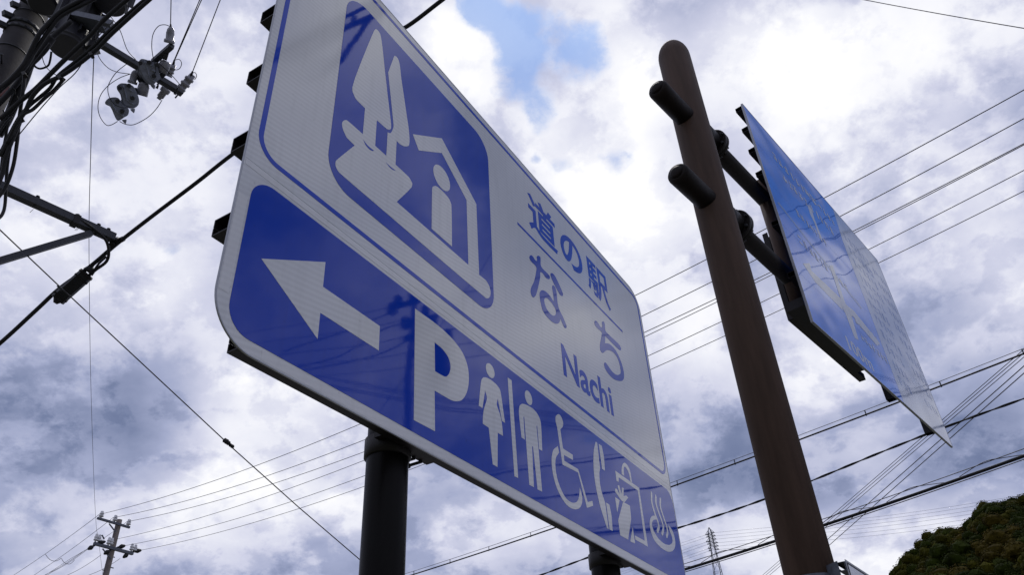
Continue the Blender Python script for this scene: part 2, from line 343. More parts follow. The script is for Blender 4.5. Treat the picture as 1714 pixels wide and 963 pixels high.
def smooth_open(pts, n=6):
    P = [np.array(p, float) for p in pts]; out = []
    for i in range(len(P) - 1):
        a, b, c, d = P[max(i - 1, 0)], P[i], P[i + 1], P[min(i + 2, len(P) - 1)]
        for k in range(n):
            t = k / n; out.append(.5 * ((2 * b) + (c - a) * t + (2 * a - 5 * b + 4 * c - d) * t * t + (3 * b - a - 3 * c + d) * t ** 3))
    out.append(P[-1]); return out
def smooth_closed(pts, n=5):
    """closed outline; a third item 1 marks a sharp corner"""
    m = len(pts); P = [np.array(p[:2], float) for p in pts]; C = [len(p) > 2 for p in pts]; out = []
    for i in range(m):
        j = (i + 1) % m; b, c = P[i], P[j]
        a = b - (c - b) * 0.0 if C[i] else P[i - 1]; d = c if C[j] else P[(j + 1) % m]
        if C[i] and C[j]: out.append(b); continue
        L_ = np.linalg.norm(c - b)
        def tan(p, q, ref):          # tangent limited to the segment length, so long straight runs stay straight
            t = (q - p) * .5; l = np.linalg.norm(t); return t * min(1, L_ / max(l, 1e-9))
        if C[i]: tb = (c - b) * .9
        else: t0 = c - P[i - 1]; tb = t0 / np.linalg.norm(t0) * L_ * .9
        if C[j]: tcn = (c - b) * .9
        else: t0 = P[(j + 1) % m] - b; tcn = t0 / np.linalg.norm(t0) * L_ * .9
        for k in range(n):
            t = k / n; out.append((2 * t ** 3 - 3 * t * t + 1) * b + (t ** 3 - 2 * t * t + t) * tb + (-2 * t ** 3 + 3 * t * t) * c + (t ** 3 - t * t) * tcn)
    return out
def rrect(x0, y0, x1, y1, r, n=8):
    out = []
    for cx, cy, a0 in ((x1 - r, y1 - r, 0), (x0 + r, y1 - r, 90), (x0 + r, y0 + r, 180), (x1 - r, y0 + r, 270)):
        for k in range(n + 1):
            a = R(a0 + 90 * k / n); out.append((cx + r * math.cos(a), cy + r * math.sin(a)))
    return out
Z = np.array([0, 0, 1.0])

# ------------------------------------------------------------------ ground, road, pavement
def strip(name, m, c0, c1, z0, z1, n0=-400, n1=400, **kw):
    b = MB(); b.box(U2 * c0 + N2 * n0 + Z * z0, U2 * (c1 - c0), N2 * (n1 - n0), Z * (z1 - z0)); return b.build(name, m, **kw)
g = MB(); rad = 3500; seg = 64
rings = [0, 6, 15, 40, 90, 200, 500, 1200, rad]; vs = [(0, 0, -.12)]; fs = []
for r_ in rings[1:]:
    for k in range(seg): a = 2 * math.pi * k / seg; vs.append((r_ * math.cos(a), r_ * math.sin(a), -.12))
for k in range(seg): fs.append((0, 1 + k, 1 + (k + 1) % seg))
for i in range(len(rings) - 2):
    for k in range(seg): a = 1 + i * seg + k; b_ = 1 + i * seg + (k + 1) % seg; fs.append((a, a + seg, b_ + seg, b_))
g.add(vs, fs).build('ground', MT['soil'], kind='structure')
strip('road', MT['asphalt'], 5.72, 12.7, -.3, -.10, kind='structure')
strip('pavement', MT['paving'], 2.4, 5.55, -.3, 0.0, kind='structure')
strip('kerb', MT['kerb'], 5.553, 5.717, -.3, .02, kind='structure')
strip('road_edge_line', MT['marking'], 6.1, 6.22, -.104, -.094, kind='structure')
dm = MB()
for k in range(-30, 40): dm.box(U2 * 9.15 + N2 * (k * 10) + Z * -.104, U2 * .12, N2 * 5, Z * .010)
dm.build('road_centre_marks', MT['marking'], kind='structure')

# ------------------------------------------------------------------ SIGN 1 : roadside station direction sign
D1 = 1.5
def S(px, py):
    w = ray(px, py); t = D1 / -(w @ N1); q = w * t; return (float(q @ U1), float(q[2]))
ORG1 = EYE - N1 * D1           # sign plane point for s=0, t=0 (t is height above the eye)
def lift(mm): return mm / 1000.0
POSTS = (1.985, 3.735)
base1 = EYE - N1 * (D1 + .155) + U1 * 2.9; base1[2] = -.4
sign1 = thing('direction_sign', base1, 'large white and blue station sign with left arrow and pictograms on two posts', 'road sign')
SX0, SX1, SY0, SY1 = 1.057, 4.488, 1.094, 3.165
# two face panels, joined along a seam
def cut(loop, y0, y1):
    def clip(lp, f, yy):
        out = []
        for i in range(len(lp)):
            a, b = lp[i], lp[(i + 1) % len(lp)]; ia, ib = f(a[1]), f(b[1])
            if ia: out.append(a)
            if ia != ib: t = (yy - a[1]) / (b[1] - a[1]); out.append((a[0] + (b[0] - a[0]) * t, yy))
        return out
    return clip(clip(loop, lambda y: y >= y0, y0), lambda y: y <= y1, y1)
full = rrect(SX0, SY0, SX1, SY1, .155, 14)
SEAM = 1.728
for y0, y1 in ((SY0 - .1, SEAM - .0006), (SEAM + .0006, SY1 + .1)):
    MB().plate([cut(full, y0, y1)], ORG1, U1, Z, -.0035, 0).build('face_panel', MT['sheet'], sign1)
# thin folded aluminium rim round the face
inner = rrect(SX0 + .0015, SY0 + .0015, SX1 - .0015, SY1 - .0015, .1535, 14)
MB().plate([rrect(SX0 - .002, SY0 - .002, SX1 + .002, SY1 + .002, .157, 14), inner[::-1]], ORG1, U1, Z, -.0045, .0012).build('rim', MT['alu'], sign1)
# strips of border sheeting laid along the lower panel, with their joints
def flat1(name, loops, m, l0, l1, parent=sign1, label=None):
    o = MB().plate(loops, ORG1, U1, Z, lift(l0), lift(l1)).build(name, m, parent)
    if label: o['label'] = label
    return o
flat1('border_strip', [[(SX0 + .006, 1.24), (1.098, 1.24), (1.098, 1.586), (SX0 + .006, 1.586)]], MT['edge'], .05, .5)
flat1('border_strip', [[(1.24, SY0 + .006), (4.32, SY0 + .006), (4.32, 1.132), (1.24, 1.132)]], MT['edge'], .05, .5)
flat1('border_strip', [[(SX0 + .008, 1.702), (SX1 - .008, 1.702), (SX1 - .008, 1.7245), (SX0 + .008, 1.7245)]], MT['edge'], .05, .7)
# blue outline of the upper field
o_ = rrect(1.090, 1.774, 4.462, 3.125, .095, 12); i_ = rrect(1.110, 1.794, 4.442, 3.104, .075, 12)
flat1('blue_outline', [o_, i_[::-1]], MT['blue_line'], .1, .8)
# blue lower field
flat1('blue_field', [rrect(1.106, 1.138, 4.478, 1.687, .082, 12)], MT['blue'], .1, 1.0, label='blue lower field of the sign')
sq = flat1('pictogram_square', [rrect(1.389, 1.900, 2.480, 3.000, .125, 12)], MT['blue'], .1, 1.0, label='blue square with rounded corners')
def art(name, pts, m='sheet', l0=1.05, l1=1.7, parent=sign1, holes=(), origin=None, scale=None, label=None, n=5):
    def cv(lp):
        if origin: lp = [((p[0] * scale + origin[0]), (p[1] * scale + origin[1])) + tuple(p[2:]) for p in lp]
        q = smooth_closed(lp, n); return [S(x[0], x[1]) for x in q]
    return flat1(name, [cv(pts)] + [cv(h) for h in holes], MT[m], l0, l1, parent, label)
c = 1
art('trees_and_house_symbol', [(628.7,48.6),(625.4,52.1),(608.6,92.3),(594.1,130),(589.9,144),(589.2,150.1),(590.4,155.2),(594.6,164.6),(599.2,170.2),(610.5,181.2,c),
 (606.8,224.8,c),(583,203.6),(578.3,201),(573.6,203.1),(572,207.8),(573.2,215.2),(576,222.7),(580.2,230.7),(586.7,237.2),(593.1,243.6,c),(562.9,268.2),(561,272.4),(561.3,278),(563.8,284.1),(568,289.7),
 (625,338.8),(812.4,499.1),(817,499.6),(820.1,495.2),(820.5,487.4),(817.8,478.1),(813.1,470.3),(808.5,466.1),(801.5,460.5,c),(796.8,341.9,c),(739.1,231.7,c),(690.5,224.7,c),(700.4,251.8,c),(739.1,256.3,c),(780.5,335.3,c),(783.6,443.9,c),
 (663.4,338.2,c),(687.7,314.5),(689.5,307.9),(687.2,302.3),(683,295.8),(661.5,275.7,c),(663.4,235.8,c),(669,241.4),(675.5,244.7),(680.2,245.1),(683.9,243.3),(684.9,232.1),(683.3,213.4),(680.6,195.4),(675.9,162.7),(671,129),(668.9,110.1),(667,101.7),(664.2,96.1),(660.5,93.3),(658.6,96.1),
 (649.3,121.3,c),(658.1,206.6),(658.3,211.3),(656.3,218),(653.1,222.9),(648.4,221.6,c),(646.1,261,c),(627.4,244.2,c),(630.2,201,c),(642.8,212.4),(647.5,216.2),(651.2,217.1),(653.8,215.2),(653.8,206),(648.8,162.7),(644.8,128),(639.4,77.4),(636.2,57.8),(632.9,52.1)])
art('blue_sliver', [(607.1,233.7,c),(613.8,242.3),(620.4,248.4),(625.8,252.4,c),(622.2,252.8),(616.6,249.3),(611,242.3)], 'blue', 1.75, 2.1)  # thin blue crescents of the print, laid over the white symbol
art('blue_sliver', [(645.1,271.3,c),(652.2,278.5),(662,286,c),(656.8,284.6),(651.2,279.9)], 'blue', 1.75, 2.1)
art('person_symbol_body', [(727.7,311.5),(723.9,312.9),(722.8,317.1),(722,383.1,c),(756,413,c),(755,344.2),(752,334.9),(747.3,327.9),(739.8,319.9),(732.3,313.4)])
art('left_arrow', [(436.8,433.4,c),(544.2,439.2,c),(540,480.5,c),(635.2,546.5,c),(633.3,587.4,c),(535.5,524.1,c),(530.9,568,c)])
art('letter_p', [(694.3,517.2,c),(732.7,545.4),(756,567.2),(773.4,590.5),(782.1,613.8),(784.2,637),(780.7,657.4),(772,670.5),(758.9,671.9),(744.3,664.7),(726.9,654.5,c),(727.5,722.8,c),(692,703.9,c)],
    holes=[[(726.9,573.6,c),(740,584.7),(750.1,599.2),(753.6,613.8),(751.6,625.4),(745.8,631.2),(737.1,627.7),(727.5,621.9,c)]])
art('woman_symbol_body', [(809.7,632.2),(805.6,636.3),(803.5,649.8),(800.8,680,c),(807,683.7,c),(811.4,654,c),(814.5,667.5),(809.7,685.2),(807.9,697.6),(807.7,710.1,c),(817.6,716.7,c),(824.3,778.2,c),(832.2,782.8,c),(832.6,725.2,c),(841.3,730.4,c),(839.8,712.2),(836.7,695.5),(830.9,677.9),(832.6,667.5,c),(839.8,705.5,c),(844.8,708.6,c),(840.9,681),(838.2,662.3),(835.7,651.9),(829.5,643.6),(819.1,635.3)])
art('divider_bar', [(849.2,632.6,c),(855.8,637.4,c),(866.8,801,c),(860.6,798.3,c)])
art('man_symbol_body', [(873.5,676.8),(869.2,680.5),(868.1,691.4),(872.4,732.9,c),(877.9,736.8,c),(875.7,698.4,c),(877,698.4,c),(885.5,812.5,c),(893.1,816.4,c),(890.1,748.1,c),(891.6,748.1,c),(899.3,820.1,c),(906.9,824,c),(897.5,713.7,c),(898.8,713.7,c),(901.9,752.5,c),(907.1,755.8,c),(904.7,708.9),(900.3,695.8),(892.7,686),(881.8,679)])
art('wheelchair_user_symbol', [(933.1,694.3),(929.8,698),(929.8,706.7),(932,715.4,c),(941.1,778.7,c),(966.9,791.8,c),(982.1,851.1,c),(992.4,847.4,c),(990.9,839.3,c),(983.2,841.5,c),(967.3,786.3,c),(944,772.1,c),(943.3,762.3,c),(958.6,771,c),(958.1,762.3,c),(941.8,751.4,c),(937.4,719.4,c),(941.1,715.4),(942.2,708.9),(939.6,700.2),(936.3,695.1)])
art('wheel_symbol', [(933.1,747.5,c),(925.4,754.7),(922.8,772.1),(925,793.9),(930.9,815.8),(939.6,834.3),(949.4,847.4),(960.3,853.3),(969.1,851.7),(973.9,841.9),(973.4,828.8),(969.7,816.8,c),(969.5,824.5),(968,835.4),(963.6,841.9),(956,841.9),(947.2,835.4),(939.6,822.3),(933.1,804.9),(929.4,785.2),(929.8,767.8),(935.2,758.4,c)])
art('handset_symbol', [(996.6,740.1,c),(993.8,752.3),(992.8,770.5),(993.8,792.8),(997.2,817.1),(1003.3,845.5),(1009.4,865.7),(1015.5,885,c),(1018.3,886.5,c),(1012.4,842.4,c),(1007.4,827.2),(1003.9,811),(1002.7,792.8),(1003.9,784.7,c),(999.2,742.2,c)])
art('earpiece_symbol', [(1001.7,743.8,c),(1006.7,747.2,c),(1010.4,766.5),(1012,788.8,c),(1007.4,785.7,c)])
art('earpiece_symbol', [(1014,842,c),(1019.5,845.9,c),(1023,863.7),(1025,890.1,c),(1019.9,887,c)])
BO, BS = (980, 730), .2026
art('bag_outline_symbol', [(243,290,c),(440,432,c),(513,918,c),(410,860,c),(405,825,c),(487,870,c),(430,455,c),(272,345,c),(272,383,c),(255,375,c)], origin=BO, scale=BS)
art('bag_handle_symbol', [(297,318,c),(298,260),(315,225),(340,240),(365,290),(382,388,c),(370,380,c),(355,310),(335,270),(318,258),(313,285),(317,333,c)], origin=BO, scale=BS, l0=1.05, l1=1.9)
art('wrapped_gift_symbol', [(308,548,c),(365,580,c),(375,690,c),(350,860,c),(285,825,c),(268,700,c)], origin=BO, scale=BS)
art('knot_symbol', [(243,437,c),(256,440,c),(283,492,c),(262,410,c),(276,412,c),(297,485,c),(298,430,c),(314,435,c),(312,500,c),(335,495,c),(350,513,c),(320,552,c),(298,540,c),(275,510,c),(243,462,c)], origin=BO, scale=BS)
art('gift_corner_symbol', [(242,508,c),(280,535,c),(260,635,c)], origin=BO, scale=BS)
art('gift_corner_symbol', [(388,757,c),(408,893,c),(368,875,c)], origin=BO, scale=BS)
art('hot_spring_basin_symbol', [(1097.2,864,c),(1090.5,865.1),(1087.1,874.5),(1088.8,889.7),(1094.7,904.9),(1105.7,917.6),(1117.5,924.4),(1126,922.7),(1129.9,913.4),(1128.5,899.8),(1124.3,888),(1117.9,878.7,c),(1120.1,888),(1124.3,899.8),(1125.1,908.3),(1120.9,913),(1112.5,911.7),(1102.3,903.2),(1094.7,891.4),(1090.8,879.5),(1093,871.9),(1099.5,870.5,c)])
for st in ([(177,155),(180,240),(205,340),(240,440),(250,490),(237,535)], [(220,188),(222,260),(250,350),(285,450),(295,510),(283,560)], [(265,215),(265,290),(295,390),(325,480),(337,540),(327,585)]):
    cl = [S(p[0] * .1692 + 1060, p[1] * .1692 + 800) for p in smooth_open([(a, b) for a, b in st], 5)]
    Lf, Rt = [], []
    for i, p in enumerate(cl):
        a = np.array(cl[max(i - 1, 0)]); b = np.array(cl[min(i + 1, len(cl) - 1)]); d = (b - a) / np.linalg.norm(b - a); nn = np.array([-d[1], d[0]]) * .0105
        Lf.append(tuple(np.array(p) + nn)); Rt.append(tuple(np.array(p) - nn))
    def cap(p, d0, s_):
        d = np.array(d0) / np.linalg.norm(d0); nn = np.array([-d[1], d[0]]); return [tuple(np.array(p) + .0105 * (d * math.sin(R(a)) * 1 + nn * math.cos(R(a)) * s_)) for a in (30, 60, 90, 120, 150)]
    e0 = np.array(cl[0]) - np.array(cl[1]); e1 = np.array(cl[-1]) - np.array(cl[-2])
    loop = Lf + cap(cl[-1], e1, 1) + Rt[::-1] + cap(cl[0], e0, 1)
    flat1('steam_symbol', [loop], MT['sheet'], 1.05, 2.0)
def disc(name, pts):
    q = np.array([S(*p) for p in pts]); a, b = q.min(0), q.max(0); c0_ = (a + b) / 2; h_ = (b - a) / 2
    return flat1(name, [[(c0_[0] + h_[0] * math.cos(k * math.pi / 20), c0_[1] + h_[1] * math.sin(k * math.pi / 20)) for k in range(40)]], MT['sheet'], 1.05, 1.7)
disc('person_symbol_head', [(729.5,275.4),(724.9,282),(725.8,290),(732.3,305.9),(739.8,316.6),(746.4,320.4),(752,317.1),(752.9,309.6),(750.1,297.5),(745.4,289.4),(737.9,279.2)])
disc('woman_symbol_head', [(816,608.3),(812.8,615.6),(814.9,624.9),(820.1,632.2),(824.9,633.9),(827.4,629.1),(827,621.8),(823.2,613.5),(819.1,609.3)])
disc('man_symbol_head', [(880.7,654.8),(877.9,659.8),(878.5,668.5),(882.9,676.6),(887.3,679.4),(890.1,676.2),(890.1,668.5),(887.3,659.8),(884,655.5)])
# lettering
art('hiragana_na_cross', [(125,50),(110,75),(125,115),(190,190),(185,260),(165,350),(130,430),(125,480),(140,525),(160,538),(185,510),(215,400),(235,300),(242,245),(300,310),(337,328),(347,308),(330,275),(245,180),(237,80),(215,57),(195,68),(194,118),(145,60)], 'blue', .1, .9, origin=(870, 420), scale=.14535)
art('hiragana_na_dot', [(360,257),(352,275),(370,330),(430,450),(470,515),(490,523),(498,505),(480,450),(410,300),(380,262)], 'blue', .1, .9, origin=(870, 420), scale=.14535)
art('hiragana_na_loop', [(382,397),(373,420),(385,500),(395,590,c),(330,500),(290,465),(255,455),(232,475),(230,530),(245,620),(270,700),(320,770),(380,825),(430,843),(458,820),(465,780,c),(515,888),(533,893),(537,865),(500,770),(455,680),(435,600),(425,500),(410,430)], 'blue', .1, .9, origin=(870, 420), scale=.14535,
    holes=[[(290,545),(280,570),(290,620),(315,680),(360,735),(395,750),(415,730),(412,680),(380,620),(340,570),(310,545)]])
art('hiragana_chi', [(408,38),(402,70),(430,110),(465,142),(462,190),(450,260),(455,305),(475,328),(510,303),(550,310),(590,345),(620,410),(635,480),(632,515),(600,525),(560,495),(520,440),(497,412),(487,425),(495,465),(530,520),(580,565),(640,580),(662,560),(664,510),(650,440),(620,360),(580,290),(530,245),(495,240,c),(497,175,c),(550,230),(620,298),(636,303),(635,275),(600,230),(540,175),(500,130),(492,65),(480,45),(468,52),(466,98),(430,55)], 'blue', .1, .9, origin=(920, 530), scale=.187)
flat1('underline', [[(2.752, 2.634), (4.068, 2.634), (4.068, 2.650), (2.752, 2.650)]], MT['blue_line'], .1, .9)
def glyphs(text, x0, x1, y0, y1, m, org, U, l0, l1, name, parent, bold=0.0, shrink=True):
    cu = bpy.data.curves.new('t', 'FONT'); cu.body = text; cu.size = 1; cu.resolution_u = 6; cu.offset = bold
    ob = bpy.data.objects.new('t', cu); COL.objects.link(ob); dg = bpy.context.evaluated_depsgraph_get(); dg.update()
    me = bpy.data.meshes.new_from_object(ob.evaluated_get(dg)); bpy.data.objects.remove(ob)
    V = np.array([v.co[:] for v in me.vertices]); a, b = V.min(0), V.max(0)
    pts = [((v[0] - a[0]) / (b[0] - a[0]) * (x1 - x0) + x0, (v[1] - a[1]) / (b[1] - a[1]) * (y1 - y0) + y0) for v in V]
    bm = bmesh.new(); bm.from_mesh(me); bmesh.ops.triangulate(bm, faces=bm.faces[:]); nrm = np.cross(U, Z); base = np.array(ROOT(parent).location)
    for v, p in zip(bm.verts, pts): v.co = Vector(tuple(org + U * p[0] + Z * p[1] + nrm * l1 / 1000 - base))
    r_ = bmesh.ops.extrude_face_region(bm, geom=bm.faces[:]); 
    for v in [x for x in r_['geom'] if isinstance(x, bmesh.types.BMVert)]: v.co -= Vector(tuple(nrm * (l1 - l0) / 1000))
    bmesh.ops.recalc_face_normals(bm, faces=bm.faces[:])
    for f in bm.faces: f.smooth = False
    mesh = bpy.data.meshes.new(name); bm.to_mesh(mesh); bm.free(); mesh.materials.append(m)
    o = bpy.data.objects.new(name, mesh); COL.objects.link(o); o.parent = parent; return o
glyphs('道', 2.885, 3.215, 2.712, 2.992, MT['blue_line'], ORG1, U1, .1, .9, 'kanji_michi', sign1, .020)
glyphs('の', 3.262, 3.545, 2.736, 2.974, MT['blue_line'], ORG1, U1, .1, .9, 'hiragana_no', sign1, .024)
glyphs('駅', 3.605, 3.922, 2.710, 2.984, MT['blue_line'], ORG1, U1, .1, .9, 'kanji_eki', sign1, .016)
glyphs('Nachi', 3.133, 3.730, 1.902, 2.094, MT['blue_line'], ORG1, U1, .1, .9, 'nachi_lettering', sign1, .020)
# rails: lipped channels on the back
def channel(m_b, s0, s1, zc_, depth, h, org, U, Nn, t=.004, lip=.018, back0=.0):
    """C channel: web away from the panel, running along U from s0 to s1, centred on height zc_"""
    o = org + U * s0; d = U * (s1 - s0)
    b0, b1 = -back0, -(back0 + depth)
    m_b.box(o + Nn * b0 + Z * (zc_ - h / 2), d, Nn * -depth, Z * t)
    m_b.box(o + Nn * b0 + Z * (zc_ + h / 2 - t), d, Nn * -depth, Z * t)
    m_b.box(o + Nn * (b0 - .001) + Z * (zc_ - h / 2 + t), d, Nn * -t, Z * (h - 2 * t))
    m_b.box(o + Nn * b1 + Z * (zc_ - h / 2 + t), d, Nn * t, Z * lip)
    m_b.box(o + Nn * b1 + Z * (zc_ + h / 2 - t - lip), d, Nn * t, Z * lip)
for zz, a, b in ((1.157, 1.19, 4.40), (1.485, 1.064, 4.48), (1.825, 1.064, 4.48), (2.15, 1.064, 4.48), (2.485, 1.064, 4.48), (2.82, 1.064, 4.48), (3.12, 1.10, 4.44)):
    mb = MB(); channel(mb, a, b, zz, .078, .062, ORG1, U1, N1, back0=.005, lip=.0255); mb.build('back_rail', MT['black'], sign1)
for ps in POSTS:
    pc = ORG1 + U1 * ps - N1 * (.087 + .0745)
    p0 = pc.copy(); p0[2] = -.6; p1 = pc.copy(); p1[2] = CAM_H + 3.02
    mb = MB(); mb.lathe(p0, p1, [(0, .0737), (.999, .0737), (1, .068)], 40)
    post = mb.build('post', MT['post'], sign1)
    for zz in (1.14, 2.02, 2.98):
        mb = MB(); q = pc.copy(); q[2] = CAM_H + zz - .036; q1 = q + Z * .072
        mb.lathe(q, q1, [(0, .0765), (.04, .0825), (.96, .0825), (1, .0765)], 40)
        mb.build('clamp_band', MT['black'], post)
        mb = MB(); mb.box(pc * [1, 1, 0] + Z * (CAM_H + zz + .005) + N1 * .02 - U1 * .10, U1 * .30, N1 * .060, Z * .06)
        mb.build('clamp_bracket', MT['black'], post)
        for sx in (.115, .155):
            mb = MB(); q = pc * [1, 1, 0] + Z * (CAM_H + zz) + U1 * sx; mb.lathe(q - N1 * .05, q + N1 * .03, [(0, .007), (.2, .007), (.2, .011), (.3, .011), (.3, .006), (1, .006)], 8)
            mb.build('bolt', MT['dsteel'], post)

# the finished sign is scaled down about the camera to its judged size (2.7 m wide, lower edge 2.5 m above the ground)
KS = 0.8
sign1.scale = (KS, KS, KS); sign1.location = tuple(float(x) for x in EYE + (base1 - EYE) * KS)

# ------------------------------------------------------------------ SIGN 2 : overhead map sign on a brown pole
D2 = 1.65; DP = 1.8313
ORG2 = EYE - N2 * D2
def S2(px, py):
    w = ray(px, py); t = D2 / -(w @ N2); q = w * t; return (float(q @ U2), float(q[2]))
pole_xy = U2 * 4.867 - N2 * DP
sign2 = thing('overhead_sign', pole_xy, 'blue map sign reading 100m carried high on two arms by a thick round brown pole', 'road sign')
mb = MB(); ztop = CAM_H + 6.33; prof = [(-.1, .156), (ztop - .24, .152)] + [(ztop - .24 + .24 * math.sin(R(a)), .152 * math.cos(R(a))) for a in range(10, 90, 10)] + [(ztop, .004)]
mb.tube_axis([(pole_xy * [1, 1, 0] + Z * z_, r_) for z_, r_ in prof], Z, 56); bp_ = mb.build('brown_pole', MT['brown'], sign2)
ARMS = (5.185, 4.192)
S20, S21, T20, T21 = 5.955, 9.79, 3.47, 6.205
for za in ARMS:
    c0 = EYE - N2 * DP + Z * za
    mb = MB(); mb.lathe(c0 + U2 * 4.285, c0 + U2 * 4.95, [(0, .060), (.012, .076), (.035, .088), (.06, .092), (1, .092)], 36); stub = mb.build('arm_stub', MT['arm'], sign2)
    mb = MB(); mb.lathe(c0 + U2 * 4.93, c0 + U2 * 5.20, [(0, .112), (1, .112)], 36); mb.build('sleeve', MT['black'], sign2)
    mb = MB(); mb.lathe(c0 + U2 * 4.268, c0 + U2 * 4.284, [(0, .01), (.3, .035), (1, .060)], 36); mb.build('end_cap', MT['arm'], stub)
    mb = MB(); mb.lathe(c0 + U2 * 4.9, c0 + U2 * 9.2, [(0, .0752), (1, .0752)], 36); arm = mb.build('arm', MT['black'], sign2)
    for fs_ in (5.205, 5.242):
        mb = MB(); mb.lathe(c0 + U2 * fs_, c0 + U2 * (fs_ + .033), [(0, .150), (.1, .155), (.9, .155), (1, .150)], 40); mb.build('flange', MT['black'], arm)
    for k in range(8):
        a = 2 * math.pi * (k + .3) / 8; o = c0 + (N2 * math.cos(a) + Z * math.sin(a)) * .134
        mb = MB(); mb.lathe(o + U2 * 5.180, o + U2 * 5.300, [(0, .012), (.16, .012), (.16, .007), (.84, .007), (.84, .012), (1, .012)], 6); mb.build('bolt', MT['dsteel'], arm)
    for k in range(4):
        a = 2 * math.pi * (k + .5) / 4; dv = N2 * math.cos(a) + Z * math.sin(a)
        mb = MB(); o = c0 + U2 * 5.28 + dv * .148; mb.add([o, o - dv * .074 + U2 * .10, o - dv * .074] + [x + np.cross(U2, dv) * .008 for x in (o, o - dv * .074 + U2 * .10, o - dv * .074)], [(0, 1, 2), (5, 4, 3), (0, 3, 4, 1), (1, 4, 5, 2), (2, 5, 3, 0)])
        mb.build('gusset', MT['black'], arm)
for sx in (6.31, 7.6):
    c0 = EYE - N2 * (DP - .005) + U2 * sx
    mb = MB(); mb.lathe(c0 + Z * 3.86, c0 + Z * 5.42, [(0, .070), (1, .070)], 28); mb.build('upright', MT['brown'], sign2)
# back frame: horizontal rails, and uprights of channel
for zz in (6.17, 5.865, 5.56, 5.24, 4.6, 4.0):
    mb = MB(); channel(mb, S20 + .002, S21 - .02, zz, .085, .055, ORG2, U2, N2, back0=.006, lip=.021); mb.build('back_rail', MT['black'], sign2)
mb = MB(); channel(mb, 6.35, 8.06, 3.835, .07, .07, EYE - N2 * 1.90, U2, N2, lip=.026); mb.build('lower_rail', MT['black'], sign2)
mb = MB(); mb.box(EYE - N2 * 1.895 + U2 * 6.12 + Z * 3.755, U2 * 1.62, N2 * .17, Z * .09); mb.build('lower_box_beam', MT['black'], sign2)
mb = MB(); o = EYE - N2 * 1.97 + U2 * 6.335 + Z * 3.80
mb.box(o, U2 * .085, N2 * .004, Z * 1.03); mb.build('back_post_web', MT['black'], sign2)
mb = MB(); mb.box(o + N2 * .0045, U2 * .004, N2 * .05, Z * 1.03); mb.build('back_post_flange', MT['black'], sign2)
mb = MB(); mb.box(o + N2 * .0045 + U2 * .081, U2 * .004, N2 * .05, Z * 1.03); mb.build('back_post_flange', MT['black'], sign2)
for sx in (8.22, 9.45):
    mb = MB(); o = EYE - N2 * (D2 + .01) + U2 * sx + Z * 3.585
    mb.box(o - N2 * .155, U2 * .09, N2 * .004, Z * 2.5); mb.box(o - N2 * .151, U2 * .004, N2 * .145, Z * 2.5); mb.box(o - N2 * .151 + U2 * .086, U2 * .004, N2 * .145, Z * 2.5)
    mb.build('back_upright', MT['black'], sign2)
for sx, zz in ((6.75, 3.74), (7.2, 3.74), (6.5, 3.9)):
    mb = MB(); o = EYE - N2 * (D2 + .07) + U2 * sx + Z * zz; mb.box(o, U2 * .09, -N2 * .06, Z * .008); mb.box(o + U2 * .04, U2 * .008, -N2 * .06, Z * .09); mb.build('angle_bracket', MT['dsteel'], sign2)
# face boards, one above the other
NB = 5
for k in range(NB):
    y0 = T20 + (T21 - T20) * k / NB; y1 = T20 + (T21 - T20) * (k + 1) / NB - .0025
    MB().plate([[(S20, y0), (S21, y0), (S21, y1), (S20, y1)]], ORG2, U2, Z, -.005, 0).build('face_board', MT['blue2'], sign2)
mb = MB()
for (x0, y0, x1, y1) in ((S20 - .006, T20 - .006, S21 + .006, T20), (S20 - .006, T21, S21 + .006, T21 + .006), (S20 - .006, T20, S20, T21), (S21, T20, S21 + .006, T21)):
    mb.plate([[(x0, y0), (x1, y0), (x1, y1), (x0, y1)]], ORG2, U2, Z, -.02, .002)
mb.build('rim', MT['alu'], sign2)
def flat2(name, loop, m, l0, l1): return MB().plate([loop], ORG2, U2, Z, lift(l0), lift(l1)).build(name, MT[m], sign2)
flat2('pale_side_field', [(8.17, T20 + .004), (S21 - .004, T20 + .004), (S21 - .004, T21 - .004), (8.30, T21 - .004), (8.17, 5.6)], 'sheet2', .2, .8)
def px2(name, pts, m='line2', org=(1330, 420), sc=.1765, l0=.2, l1=.9):
    return flat2(name, [S2(x * sc + org[0], y * sc + org[1]) for x, y in pts], m, l0, l1)
px2('road_line', [(78,120),(142,118),(160,190),(440,455),(455,560),(475,585),(200,300),(130,200)])
px2('road_line', [(330,140),(360,138),(482,505),(452,545),(436,455)], l0=.92, l1=1.5)
px2('road_line', [(455,545),(484,500),(530,590),(606,848),(570,830),(478,588)], l0=.2, l1=1.2)
px2('road_line', [(486,512),(560,570),(808,880),(780,903),(600,690),(530,590)], l0=.92, l1=1.6)
px2('arrow_mark', [(318,255),(350,300),(380,400),(445,570),(460,620),(436,596),(380,440),(340,360),(318,290)], org=(1300, 300), sc=.1662)
px2('boundary_line', [(5,235),(20,232),(860,1300),(850,1310)], org=(1300, 300), sc=.1662, m='ink2')
glyphs('100m', 6.80, 7.42, 3.54, 3.70, MT['line2'], ORG2, U2, .2, .9, 'distance_lettering', sign2, .02)
rs = random.Random(4)
